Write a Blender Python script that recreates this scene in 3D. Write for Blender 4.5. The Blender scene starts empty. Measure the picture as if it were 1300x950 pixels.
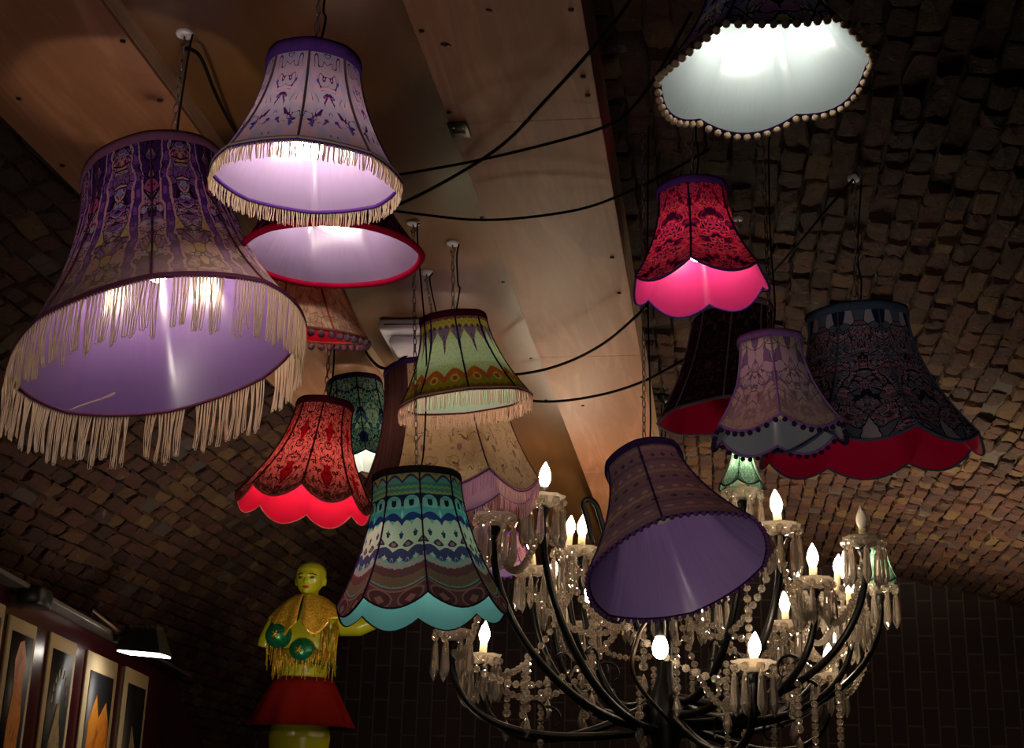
import bpy, math, random
from mathutils import Vector, Matrix, noise as mnoise
random.seed(7)
SC = bpy.context.scene
COL = SC.collection
PI = math.pi
V = Vector

# ------------------------------------------------------------------ camera
F, CX, CY = 1750.0, 650.0, 475.0
Zc = V((150, 5386, -1750)).normalized()
_a = V((263, -552, -1750))
Yc = (_a - Zc * _a.dot(Zc)).normalized()
Xc = Yc.cross(Zc)
CAM = V((0, 0, 1.6))
VPX, VPY = 800.0, -4911.0


def ray(x, y):
    d = V(((x - CX) / F, (CY - y) / F, -1.0))
    return V((Xc.dot(d), Yc.dot(d), Zc.dot(d)))


def at(x, y, d):
    return CAM + ray(x, y) * d


def on_z(x, y, z):
    r = ray(x, y)
    return CAM + r * ((z - 1.6) / r.z)


def on_h(x, y, h):
    return on_z(x, y, 1.6 + h)


cam = bpy.data.cameras.new('camera')
cam.sensor_fit = 'HORIZONTAL'
cam.sensor_width = 36
cam.lens = 36 * F / 1300
cam.clip_start = 0.05
co = bpy.data.objects.new('camera', cam)
COL.objects.link(co)
m = Matrix(((Xc.x, Xc.y, Xc.z), (Yc.x, Yc.y, Yc.z), (Zc.x, Zc.y, Zc.z)))
co.matrix_world = Matrix.Translation(CAM) @ m.to_4x4()
SC.camera = co


CR = V((Xc.x, Yc.x, Zc.x))        # camera right and back in the room
CB = V((Xc.z, Yc.z, Zc.z))


def proj(p):
    d = p - CAM
    c = Xc * d.x + Yc * d.y + Zc * d.z
    return (CX - F * c.x / c.z, CY + F * c.y / c.z)


# ------------------------------------------------------------------ objects
def tag(o, label=None, cat=None, group=None, kind=None):
    if label: o['label'] = label
    if cat: o['category'] = cat
    if group: o['group'] = group
    if kind: o['kind'] = kind
    return o


def empty(name, loc, rot=None, label=None, cat=None, group=None):
    o = bpy.data.objects.new(name, None)
    COL.objects.link(o)
    o.empty_display_size = 0.05
    mw = Matrix.Translation(loc)
    if rot is not None: mw = mw @ rot.to_4x4()
    o.matrix_world = mw
    o['mw'] = [c for r in mw for c in r]
    return tag(o, label, cat, group)


def get_mw(o):
    v = o['mw']
    return Matrix([v[i * 4:i * 4 + 4] for i in range(4)])


class MB:
    """collects vertices and faces (and uvs) for one mesh"""
    def __init__(s):
        s.v, s.f, s.uv = [], [], []

    def add(s, verts, faces, uvs=None):
        b = len(s.v)
        s.v += [tuple(p) for p in verts]
        s.f += [tuple(i + b for i in f) for f in faces]
        if uvs: s.uv += uvs
        else: s.uv += [(0, 0)] * sum(len(f) for f in faces)

    def tube(s, pts, r, n=6, closed=False, caps=True):
        pts = [V(p) for p in pts]
        k = len(pts)
        rr = r if isinstance(r, (list, tuple)) else [r] * k
        prev = None
        vs = []
        for i in range(k):
            if closed: t = pts[(i + 1) % k] - pts[i - 1]
            else: t = pts[min(i + 1, k - 1)] - pts[max(i - 1, 0)]
            if t.length < 1e-9: t = V((0, 0, 1))
            t.normalize()
            if prev is None:
                a = V((0, 0, 1)) if abs(t.z) < 0.9 else V((1, 0, 0))
                u = t.cross(a).normalized()
            else:
                u = prev - t * prev.dot(t)
                u = u.normalized() if u.length > 1e-6 else t.orthogonal().normalized()
            prev = u
            w = t.cross(u)
            for j in range(n):
                an = 2 * PI * j / n
                vs.append(pts[i] + (u * math.cos(an) + w * math.sin(an)) * rr[i])
        fs = []
        for i in range(k if closed else k - 1):
            i2 = (i + 1) % k
            for j in range(n):
                j2 = (j + 1) % n
                fs.append((i * n + j, i * n + j2, i2 * n + j2, i2 * n + j))
        if caps and not closed:
            fs.append(tuple(range(n))[::-1])
            fs.append(tuple((k - 1) * n + j for j in range(n)))
        s.add(vs, fs)
        return s

    def lathe(s, prof, n=24, origin=(0, 0, 0), wob=None, capb=True, capt=True):
        """prof: list of (r, z)"""
        o = V(origin)
        vs, fs = [], []
        for (r, z) in prof:
            for j in range(n):
                an = 2 * PI * j / n
                q = r * (wob(an, r, z) if wob else 1)
                vs.append(o + V((q * math.cos(an), q * math.sin(an), z)))
        k = len(prof)
        for i in range(k - 1):
            for j in range(n):
                j2 = (j + 1) % n
                fs.append((i * n + j, i * n + j2, (i + 1) * n + j2, (i + 1) * n + j))
        if capb: fs.append(tuple(range(n))[::-1])
        if capt: fs.append(tuple((k - 1) * n + j for j in range(n)))
        s.add(vs, fs)
        return s

    def box(s, c, sx, sy, sz, rot=None, bev=0.0):
        c = V(c)
        hx, hy, hz = sx / 2, sy / 2, sz / 2
        b = min(bev, hx * .9, hy * .9, hz * .9)
        if b <= 0:
            vs = [V((x, y, z)) for z in (-hz, hz) for y in (-hy, hy) for x in (-hx, hx)]
            fs = [(0, 2, 3, 1), (4, 5, 7, 6), (0, 1, 5, 4), (2, 6, 7, 3), (0, 4, 6, 2), (1, 3, 7, 5)]
        else:
            vs, fs = [], []
            def ring(ix, iy, z):
                x, y = hx - ix, hy - iy
                bb = b
                vs.extend([V((-x + bb, -y, z)), V((x - bb, -y, z)), V((x, -y + bb, z)), V((x, y - bb, z)),
                           V((x - bb, y, z)), V((-x + bb, y, z)), V((-x, y - bb, z)), V((-x, -y + bb, z))])
            ring(b * .7, b * .7, -hz); ring(0, 0, -hz + b); ring(0, 0, hz - b); ring(b * .7, b * .7, hz)
            for i in range(3):
                for j in range(8):
                    fs.append((i * 8 + j, i * 8 + (j + 1) % 8, (i + 1) * 8 + (j + 1) % 8, (i + 1) * 8 + j))
            fs.append(tuple(range(8))[::-1]); fs.append(tuple(24 + j for j in range(8)))
        if rot is not None: vs = [rot @ p for p in vs]
        s.add([p + c for p in vs], fs)
        return s

    def ball(s, c, r, nu=10, nv=6, sq=(1, 1, 1)):
        c = V(c)
        vs = [c + V((0, 0, -r * sq[2]))]
        for i in range(1, nv):
            a = -PI / 2 + PI * i / nv
            for j in range(nu):
                an = 2 * PI * j / nu
                vs.append(c + V((r * sq[0] * math.cos(a) * math.cos(an), r * sq[1] * math.cos(a) * math.sin(an), r * sq[2] * math.sin(a))))
        vs.append(c + V((0, 0, r * sq[2])))
        fs = []
        for j in range(nu): fs.append((0, 1 + (j + 1) % nu, 1 + j))
        for i in range(nv - 2):
            for j in range(nu):
                a, b = 1 + i * nu + j, 1 + i * nu + (j + 1) % nu
                fs.append((a, b, b + nu, a + nu))
        t = len(vs) - 1
        for j in range(nu): fs.append((t, t - nu + j, t - nu + (j + 1) % nu))
        s.add(vs, fs)
        return s

    def mesh(s, name, mat, smooth=True):
        me = bpy.data.meshes.new(name)
        me.from_pydata(s.v, [], s.f)
        ul = me.uv_layers.new(name='UVMap')
        for i, uv in enumerate(s.uv): ul.data[i].uv = uv
        if smooth: me.polygons.foreach_set('use_smooth', [True] * len(me.polygons))
        me.materials.append(mat)
        me.update()
        return me

    def build(s, name, mat, parent=None, world=False, smooth=True, label=None, cat=None, group=None, kind=None):
        """world=True: the vertices are in world space although the parent is not at the origin"""
        if world and parent is not None:
            im = get_mw(parent).inverted()
            s.v = [tuple(im @ V(p)) for p in s.v]
        o = bpy.data.objects.new(name, s.mesh(name, mat, smooth))
        COL.objects.link(o)
        if parent is not None:
            o.parent = parent
        return tag(o, label, cat, group, kind)


def place(name, me, parent, mat4):
    o = bpy.data.objects.new(name, me)
    COL.objects.link(o)
    o.parent = parent
    o.matrix_basis = mat4
    return o


# ------------------------------------------------------------------ materials
def srgb(h):
    if isinstance(h, str):
        c = [int(h[i:i + 2], 16) / 255 for i in (0, 2, 4)]
    else:
        c = h
    return tuple((x / 12.92 if x <= .04045 else ((x + .055) / 1.055) ** 2.4) for x in c) + (1.0,)


class NT:
    def __init__(s, name):
        s.m = bpy.data.materials.new(name)
        s.m.use_nodes = True
        s.t = s.m.node_tree
        s.t.nodes.clear()
        s.out = s.t.nodes.new('ShaderNodeOutputMaterial')

    def put(s, sock, val):
        if val is None: return
        if isinstance(val, bpy.types.NodeSocket): s.t.links.new(val, sock)
        elif isinstance(val, str): sock.default_value = srgb(val)
        elif hasattr(sock.default_value, '__len__') and not hasattr(val, '__len__'):
            sock.default_value = [val] * len(sock.default_value)
        else: sock.default_value = val

    def n(s, typ, props=None, **ins):
        nd = s.t.nodes.new('ShaderNode' + typ)
        for k, v in (props or {}).items(): setattr(nd, k, v)
        for k, v in ins.items(): s.put(nd.inputs[k.replace('_', ' ')], v)
        return nd

    def M(s, op, a, b=None, c=None, clamp=False):
        nd = s.t.nodes.new('ShaderNodeMath')
        nd.operation = op
        nd.use_clamp = clamp
        for i, v in enumerate((a, b, c)):
            if v is not None: s.put(nd.inputs[i], v)
        return nd.outputs[0]

    def comb(s, x, y, z=0.0):
        nd = s.t.nodes.new('ShaderNodeCombineXYZ')
        s.put(nd.inputs[0], x); s.put(nd.inputs[1], y); s.put(nd.inputs[2], z)
        return nd.outputs[0]

    def ramp(s, fac, stops, interp='CONSTANT'):
        nd = s.t.nodes.new('ShaderNodeValToRGB')
        nd.color_ramp.interpolation = interp
        e = nd.color_ramp.elements
        while len(e) < len(stops): e.new(0.5)
        for i, (p, c) in enumerate(stops):
            e[i].position = p
            e[i].color = srgb(c) if isinstance(c, str) else c
        s.put(nd.inputs[0], fac)
        return nd.outputs[0]

    def mix(s, fac, a, b, mode='MIX'):
        nd = s.t.nodes.new('ShaderNodeMix')
        nd.data_type = 'RGBA'
        nd.blend_type = mode
        s.put(nd.inputs[0], fac)
        s.put(nd.inputs[6], a); s.put(nd.inputs[7], b)
        return nd.outputs[2]

    def noise(s, vec, scale, detail=3.0, rough=.5, dist=0.0, color=False):
        nd = s.n('TexNoise', Scale=scale, Detail=detail, Roughness=rough, Distortion=dist)
        if vec is not None: s.put(nd.inputs['Vector'], vec)
        return nd.outputs[1 if color else 0]

    def voro(s, vec, scale, feature='F1', out=0):
        nd = s.n('TexVoronoi', {'feature': feature}, Scale=scale)
        if vec is not None: s.put(nd.inputs['Vector'], vec)
        return nd.outputs[out]

    def uv(s):
        nd = s.t.nodes.new('ShaderNodeSeparateXYZ')
        s.t.links.new(s.t.nodes.new('ShaderNodeUVMap').outputs[0], nd.inputs[0])
        return nd.outputs[0], nd.outputs[1]

    def obj(s):
        return s.t.nodes.new('ShaderNodeTexCoord').outputs['Object']

    def geo_random(s):
        return s.t.nodes.new('ShaderNodeNewGeometry').outputs['Random Per Island']

    def bump(s, h, strength=.5, dist=.01):
        return s.n('Bump', Strength=strength, Distance=dist, Height=h).outputs[0]

    def surf(s, sh):
        s.t.links.new(sh, s.out.inputs[0])
        return s.m

    def pbr(s, color, rough=.6, metal=0.0, normal=None, spec=.5, **kw):
        nd = s.n('BsdfPrincipled', Base_Color=color, Roughness=rough, Metallic=metal)
        nd.inputs['Specular IOR Level'].default_value = spec
        for k, v in kw.items(): s.put(nd.inputs[k.replace('_', ' ')], v)
        if normal: s.put(nd.inputs['Normal'], normal)
        return s.surf(nd.outputs[0])

    def cloth(s, color, trans=.4, tint=None, normal=None, sheen=0.0):
        d = s.n('BsdfDiffuse', Color=color, Normal=normal)
        t = s.n('BsdfTranslucent', Color=tint or color)
        mx = s.t.nodes.new('ShaderNodeMixShader')
        s.put(mx.inputs[0], trans)
        s.t.links.new(d.outputs[0], mx.inputs[1]); s.t.links.new(t.outputs[0], mx.inputs[2])
        r = mx.outputs[0]
        if sheen:
            g = s.n('BsdfGlossy', Color=(1, 1, 1, 1), Roughness=.3)
            m2 = s.t.nodes.new('ShaderNodeMixShader')
            s.put(m2.inputs[0], sheen)
            s.t.links.new(r, m2.inputs[1]); s.t.links.new(g.outputs[0], m2.inputs[2])
            r = m2.outputs[0]
        return s.surf(r)


def plain(name, c, rough=.6, metal=0.0, spec=.5, **kw):
    return NT(name).pbr(c, rough, metal, spec=spec, **kw)


def emit(name, c, strength):
    t = NT(name)
    return t.surf(t.n('Emission', Color=c, Strength=strength).outputs[0])


def plain_cloth(name, c, trans=.35, sheen=0.0, wear=.35):
    t = NT(name)
    u, v = t.uv()
    n = t.noise(t.obj(), 60, 3)
    col = t.mix(t.M('MULTIPLY', n, wear), c, '000000')
    return t.cloth(col, trans, sheen=sheen)


def lining(name, c, trans=.3, tint=None, sheen=.16):
    t = NT(name)
    u, v = t.uv()
    w = t.noise(t.comb(t.M('MULTIPLY', u, 6.0), t.M('MULTIPLY', v, 1.2)), 1.0, 4, .6)
    nm = t.bump(w, .35, .02)
    return t.cloth(c, trans, tint=tint, normal=nm, sheen=sheen)


def kal(t, su=1.0, sv=3.0, seed=0.0):
    """mirror-symmetric fabric coordinate, repeated in every panel"""
    u, v = t.uv()
    mu = t.M('MULTIPLY', t.M('ABSOLUTE', t.M('SUBTRACT', t.M('FRACT', u), .5)), 2.0)
    return u, v, mu, t.comb(t.M('MULTIPLY', mu, su), t.M('MULTIPLY', v, sv), seed)


def kaleido(name, stops, scale=1.6, su=1.0, sv=3.0, seed=0., line='15101c', line_w=.05, cell=3.0, trans=.3, dist=1.4, grade=None, warm=None):
    t = NT(name)
    u, v, mu, vec = kal(t, su, sv, seed)
    n = t.noise(vec, scale, 3.5, .55, dist)
    n = t.M('MULTIPLY_ADD', t.M('SUBTRACT', n, .5), 2.1, .5, clamp=True)
    base = t.ramp(n, stops)
    wv = t.n('VectorMath', {'operation': 'ADD'})
    t.put(wv.inputs[0], vec)
    nz = t.noise(vec, scale * 1.3, 2, color=True)
    sc = t.n('VectorMath', {'operation': 'SCALE'}, Scale=.35)
    t.put(sc.inputs[0], nz)
    t.put(wv.inputs[1], sc.outputs[0])
    ed = t.voro(wv.outputs[0], cell, 'DISTANCE_TO_EDGE')
    cellc = t.voro(wv.outputs[0], cell, 'F1', 1)
    bw = t.n('RGBToBW'); t.put(bw.inputs[0], cellc)
    alt = t.ramp(bw.outputs[0], stops)
    base = t.mix(t.M('GREATER_THAN', bw.outputs[0], .55), base, alt)
    base = t.mix(t.M('LESS_THAN', ed, line_w), base, line)
    fine = t.noise(t.comb(t.M('MULTIPLY', u, 40.), t.M('MULTIPLY', v, 60.)), 1.0, 2)
    base = t.mix(t.M('MULTIPLY', fine, .3), base, '201820')
    if grade:   # a second cloth colour towards the hem
        gc, lo, hi = grade
        mr = t.n('MapRange'); t.put(mr.inputs[0], v); t.put(mr.inputs[1], hi); t.put(mr.inputs[2], lo)
        base = t.mix(t.M('MULTIPLY', mr.outputs[0], .62), base, gc)
    return t.cloth(base, trans)


class Bands:
    """printed bands with wavy borders and rows of motifs around a shade"""
    def __init__(s, name, base):
        s.t = NT(name)
        s.u, s.v = s.t.uv()
        s.mu = s.t.M('ABSOLUTE', s.t.M('SUBTRACT', s.t.M('FRACT', s.u), .5))
        s.c = s.t.mix(0.0, base, base)

    def wave(s, freq, kind, ph=0.0):
        t = s.t
        x = t.M('ADD', t.M('MULTIPLY', s.u, freq), ph)
        if kind == 'sin': return t.M('ABSOLUTE', t.M('SINE', t.M('MULTIPLY', x, PI)))
        if kind == 'tri': return t.M('MULTIPLY', t.M('ABSOLUTE', t.M('SUBTRACT', t.M('FRACT', x), .5)), 2.0)
        if kind == 'sq': return t.M('GREATER_THAN', t.M('FRACT', x), .5)
        if kind == 'noise': return t.noise(t.comb(t.M('MULTIPLY', s.mu, freq * 4), t.M('MULTIPLY', s.v, 6.0)), 1.0, 3)

    def band(s, v0, v1, c, freq=4, amp=0.0, kind='sin', amp2=None, ph=0.0):
        t = s.t
        lo, hi = v0, v1
        if amp or amp2:
            w = s.wave(freq, kind, ph)
            if amp: lo = t.M('MULTIPLY_ADD', w, amp, v0)
            if amp2 is not None: hi = t.M('MULTIPLY_ADD', w, amp2, v1)
            elif amp: hi = t.M('MULTIPLY_ADD', w, amp, v1)
        mk = t.M('MULTIPLY', t.M('GREATER_THAN', s.v, lo), t.M('LESS_THAN', s.v, hi))
        s.c = t.mix(mk, s.c, c)
        return s

    def dots(s, vc, c, freq=4, ru=.3, rv=.03, power=2.0, ph=0.0, up=0.0):
        t = s.t
        x = t.M('ABSOLUTE', t.M('SUBTRACT', t.M('FRACT', t.M('MULTIPLY_ADD', s.u, freq, ph)), .5))
        y = t.M('SUBTRACT', s.v, vc)
        if up: y = t.M('SUBTRACT', y, t.M('MULTIPLY', x, up))
        y = t.M('ABSOLUTE', y)
        d = t.M('ADD', t.M('POWER', t.M('DIVIDE', x, ru), power), t.M('POWER', t.M('DIVIDE', y, rv), power))
        s.c = t.mix(t.M('LESS_THAN', d, 1.0), s.c, c)
        return s

    def speckle(s, c, scale=14, thr=.6, amount=1.0):
        t = s.t
        n = t.noise(t.comb(t.M('MULTIPLY', s.mu, 2.0), t.M('MULTIPLY', s.v, 2.6)), scale, 3)
        s.c = t.mix(t.M('MULTIPLY', t.M('GREATER_THAN', n, thr), amount), s.c, c)
        return s

    def done(s, trans=.35):
        fine = s.t.noise(s.t.comb(s.t.M('MULTIPLY', s.u, 40.), s.t.M('MULTIPLY', s.v, 70.)), 1.0, 2)
        s.c = s.t.mix(s.t.M('MULTIPLY', fine, .28), s.c, '1a1418')
        return s.t.cloth(s.c, trans)


def wood(name, a, b, sx=1.2, sy=9.0, rough=.55):
    t = NT(name)
    mp = t.n('Mapping')
    t.put(mp.inputs[0], t.obj())
    mp.inputs['Scale'].default_value = (sy, sx, sy)
    w = t.noise(mp.outputs[0], 1.0, 4, .55, 1.2)
    g = t.noise(mp.outputs[0], 9.0, 3, .6)
    c = t.ramp(w, [(.25, a), (.5, b), (.75, a)], 'EASE')
    c = t.mix(t.M('MULTIPLY', g, .22), c, '3a2012')
    st = t.noise(t.obj(), 2.2, 3)
    c = t.mix(t.M('MULTIPLY', t.M('GREATER_THAN', st, .66), .12), c, '402818')
    return t.pbr(c, rough, normal=t.bump(g, .08, .004))


def brick_mat(name):
    t = NT(name)
    r = t.geo_random()
    n = t.noise(t.obj(), 26, 4, .6)
    nb = t.noise(t.obj(), 7, 3)
    c = t.ramp(r, [(0, '3e221a'), (.16, '4a2b20'), (.3, '502e24'), (.42, '36201b'), (.55, '563a25'), (.66, '482e25'), (.76, '5c4128'), (.85, '3e2623'), (.93, '644c2e'), (.98, '524644')])
    c = t.mix(t.M('MULTIPLY', n, .55), c, '2a1a14')
    wh = t.M('GREATER_THAN', t.M('MULTIPLY', n, nb), .40)
    c = t.mix(t.M('MULTIPLY', wh, .35), c, '80706a')
    return t.pbr(c, .85, normal=t.bump(t.noise(t.obj(), 45, 5, .75), 1.0, .03), spec=.3)


MAT = {}
MAT['brick'] = brick_mat('old_vault_brick')
MAT['mortar'] = plain('dark_mortar', '2a211b', .95)
MAT['ply'] = wood('pale_plywood', 'a87658', '8c5e42')
MAT['ply_edge_lit'] = wood('plywood_edge_lit', 'd2b498', 'b4967a', 2.0, 30.0)  # edge grain, lightened: lamp light on the side boards is put into the colour
MAT['panel'] = wood('brown_stained_plywood', '6a4828', '5c3e20', 1.0, 6.0, .38)
MAT['black'] = plain('black_metal', '090808', .38, 0.0, spec=.2)
MAT['black_plastic'] = plain('black_plastic', '101010', .45)
MAT['cable'] = plain('black_cable_rubber', '070708', .85, spec=.1)
MAT['chain'] = plain('dull_steel_chain', '6a625c', .4, .9)
MAT['white_plastic'] = plain('white_plastic', 'c9c4cc', .4)
MAT['screw'] = plain('dark_screw', '1a1410', .5, .5)
MAT['wire'] = plain('painted_wire', '8a8078', .5, .4)
MAT['holder'] = plain('white_lamp_holder', 'd8d2c8', .45)
_t = NT('crystal_glass')
_g = _t.n('BsdfPrincipled', Base_Color='fff6ec', Roughness=.03, IOR=1.5)
_g.inputs['Transmission Weight'].default_value = 1.0
_d = _t.n('BsdfTranslucent', Color='e8dccc')
_d2 = _t.n('BsdfDiffuse', Color='e8dccc')
_m = _t.t.nodes.new('ShaderNodeMixShader'); _m.inputs[0].default_value = .5
_t.t.links.new(_d.outputs[0], _m.inputs[1]); _t.t.links.new(_d2.outputs[0], _m.inputs[2])
_m2 = _t.t.nodes.new('ShaderNodeMixShader'); _m2.inputs[0].default_value = .22       # pale diffuse share makes the glass brighter
_t.t.links.new(_g.outputs[0], _m2.inputs[1]); _t.t.links.new(_m.outputs[0], _m2.inputs[2])
MAT['glass'] = _t.surf(_m2.outputs[0])
MAT['bulb_off'] = plain('frosted_unlit_bulb', 'd8cec2', .3, Transmission_Weight=.3)
MAT['sleeve'] = NT('cream_candle_sleeve').cloth('d9cba8', .3)
MAT['sleeve_dark'] = plain('bronze_candle_sleeve', '2a2018', .4, .5)
MAT['candle_lit'] = emit('lit_candle_bulb', (1.0, .78, .54, 1), 110)
MAT['red_wall'] = plain('dark_red_paint', '3c0d18', .25)
MAT['trim_grey'] = plain('grey_metal_trim', '77706e', .4, .5)
MAT['floor'] = plain('dark_concrete_floor', '3a3632', .8)


# ------------------------------------------------------------------ room
PANEL_Z = 1.6 + 1.71
PLANK_Z = 1.6 + 1.65


def vault_z(x):
    d = x + .4
    z = 1.84 - d * d / 16.0
    if x < -1.6: z -= .30 * (-1.6 - x) ** 2
    return 1.6 + z


def ceil_z(x, y):
    if -1.28 <= x <= -.632: return PANEL_Z
    if -1.752 <= x < -1.28 or -.632 < x <= -.256: return PLANK_Z
    return vault_z(x)


Y_END = 9.8
X_L, X_R = -3.35, 2.7


def build_vault():
    b = MB()
    # cross-section by arc length
    xs = [X_L]
    while xs[-1] < X_R:
        x = xs[-1]
        sl = (vault_z(x + .001) - vault_z(x)) / .001
        xs.append(x + .071 / math.sqrt(1 + sl * sl))
    # mortar bed
    n = len(xs)
    vs = [V((x, y, vault_z(x) + .028)) for y in (-1.0, Y_END + .3) for x in xs]
    bed = MB()
    bed.add(vs, [(i, i + 1, n + i + 1, n + i) for i in range(n - 1)])
    rnd = random.Random(3)
    for i in range(n - 1):
        x0, x1 = xs[i], xs[i + 1]
        xm = (x0 + x1) / 2
        if -1.66 < xm < -.34: continue
        sl = (vault_z(xm + .001) - vault_z(xm - .001)) / .002
        T = V((1, 0, sl)).normalized()
        Nn = V((sl, 0, -1)).normalized()      # towards the room
        w = (V((x1, 0, vault_z(x1))) - V((x0, 0, vault_z(x0)))).length
        y = .9 + rnd.random() * .2
        while y < Y_END:
            ln = rnd.choice((.09, .12, .14, .16, .17)) * rnd.uniform(.9, 1.1)
            if rnd.random() > .035:
                c = V((xm, y + ln / 2, vault_z(xm) + .028))
                hw, hl = w / 2 - rnd.uniform(.000, .006), ln / 2 - rnd.uniform(.000, .007)
                h = .020 + rnd.uniform(-.010, .013)
                a = rnd.gauss(0, .045)
                ca, sa = math.cos(a), math.sin(a)
                tl = (rnd.gauss(0, .06), rnd.gauss(0, .04))
                vv = []
                for (ins, hh) in ((0, 0), (0.001, h * .72), (.007, h)):
                    q = ((-1, -1), (0, -1), (1, -1), (1, 0), (1, 1), (0, 1), (-1, 1), (-1, 0))
                    for (sx, sy) in q:
                        px = sx * (hw - ins) + rnd.uniform(-.004, .004)
                        py = sy * (hl - ins) + rnd.uniform(-.004, .004)
                        if ins and sx and sy:
                            k = rnd.uniform(.86, 1.03); px *= k; py *= k
                        g = hh + (rnd.uniform(-.005, .005) + px * tl[0] + py * tl[1] if hh else 0)
                        vv.append(c + T * (px * ca - py * sa) + V((0, 1, 0)) * (px * sa + py * ca) + Nn * g)
                vv.append(c + Nn * (h + rnd.uniform(-.002, .006)))
                ff = []
                for r in range(2):
                    for j in range(8):
                        ff.append((r * 8 + j, r * 8 + (j + 1) % 8, r * 8 + 8 + (j + 1) % 8, r * 8 + 8 + j))
                for j in range(8): ff.append((16 + j, 16 + (j + 1) % 8, 24))
                b.add(vv, ff)
            y += ln
    o = b.build('ceiling', MAT['brick'], smooth=False, kind='structure')
    o.data.materials.append(MAT['mortar'])
    k = len(b.f)
    bed.build('mortar_bed', MAT['mortar'], o)
    tag(o, 'rough brown brick barrel vault with uneven weathered bricks', 'ceiling')


build_vault()


def end_brick():
    t = NT('dark_end_wall_brick')
    sx = t.t.nodes.new('ShaderNodeSeparateXYZ')
    t.t.links.new(t.obj(), sx.inputs[0])
    vec = t.comb(sx.outputs[2], sx.outputs[0], 0)
    bt = t.n('TexBrick', {'offset': .5}, Scale=1.0, Color1='3a2a2c', Color2='2c2022', Mortar='5c4e4a')
    t.put(bt.inputs['Vector'], vec)
    bt.inputs['Brick Width'].default_value = .24
    bt.inputs['Row Height'].default_value = .105
    bt.inputs['Mortar Size'].default_value = .006
    n = t.noise(t.obj(), 9, 4, .6)
    c = t.mix(t.M('MULTIPLY', n, .6), bt.outputs[0], '1c1514')
    return t.pbr(c, .85, normal=t.bump(t.M('ADD', t.M('MULTIPLY', bt.outputs[1], -.6), n), .7, .02))


MAT['end'] = end_brick()
b = MB()
pts = [X_L + (X_R - X_L) * i / 40 for i in range(41)]
vs = [V((x, Y_END, 0)) for x in pts] + [V((x, Y_END, vault_z(x) + .03)) for x in pts]
vs += [v + V((0, .25, 0)) for v in vs]
fs = []
for i in range(40):
    fs += [(i, i + 1, 42 + i, 41 + i), (82 + i + 1, 82 + i, 82 + 41 + i, 82 + 42 + i), (41 + i, 42 + i, 82 + 42 + i, 82 + 41 + i)]
b.add(vs, fs)
tag(b.build('wall_back', MAT['end'], smooth=False, kind='structure'), 'dark brick end wall below the edge of the vault', 'wall')
b = MB(); b.box((X_R + .06, 4.4, 1.4), .12, 11.2, 2.75)
b.build('wall_right', MAT['end'], smooth=False, kind='structure')
b = MB(); b.box((-.3, 4.4, -.05), 7, 11.2, .1)
tag(b.build('floor', MAT['floor'], smooth=False, kind='structure'), 'dark concrete floor', 'floor')

# plywood boxing under the vault
def boxing(name, x0, x1, ztop, label, seams):
    o = empty(name, V(((x0 + x1) / 2, 4.5, PLANK_Z)))
    tag(o, label, 'ceiling boxing', kind='structure')
    y = .6
    for s_ in seams + [9.75]:
        g = .0015
        b = MB(); b.box(((x0 + x1) / 2, (y + s_) / 2, PLANK_Z + .006), x1 - x0, s_ - y - 2 * g, .012, bev=.001)
        b.build('soffit_board', MAT['ply'], o, world=True, smooth=False)
        y = s_
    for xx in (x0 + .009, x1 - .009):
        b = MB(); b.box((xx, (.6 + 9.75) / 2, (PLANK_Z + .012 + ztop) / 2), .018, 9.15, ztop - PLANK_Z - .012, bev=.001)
        b.build('side_board', MAT['ply_edge_lit'], o, world=True, smooth=False)
    return o


boxL = boxing('trim_1', -1.752, -1.28, PANEL_Z + .01, 'pale plywood boxing at top left of the ceiling', [2.35, 4.6, 7.0])
boxR = boxing('trim_2', -.632, -.256, 1.6 + 1.82, 'long pale plywood boxing crossing the middle of the ceiling', [3.02, 4.83, 6.6])


def screw(px, py, par):
    p = on_z(px, py, PLANK_Z - .001)
    b = MB(); b.lathe([(.001, -.0035), (.006, -.003), (.007, .0)], 10, p)
    b.build('screw', MAT['screw'], par, world=True)


for p in ((156, 52), (203, 127), (24, 125), (254, 190), (79, 210)): screw(*p, boxL)
for p in ((535, 39), (725, 12), (570, 143), (740, 97), (746, 121), (639, 358), (777, 327), (786, 372), (674, 455), (693, 508), (815, 504), (612, 276), (740, 515)): screw(*p, boxR)
# knots in the plywood
for p, s_ in (((566, 57), .011), ((621, 13), .007)):
    q = on_z(*p, PLANK_Z - .0005)
    b = MB(); b.lathe([(.001, -.0012), (s_, 0), (s_ * .9, .001)], 12, q, wob=lambda a, r, z: 1 + .25 * math.sin(2 * a))
    b.build('knot', MAT['screw'], boxR, world=True)
b = MB(); b.box((-.956, 5.175, PANEL_Z + .008), .648, 9.15, .016)
tag(b.build('ceiling_panel', MAT['panel'], smooth=False, kind='structure'), 'brown stained plywood panel between the two boxings', 'ceiling panel')

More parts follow.
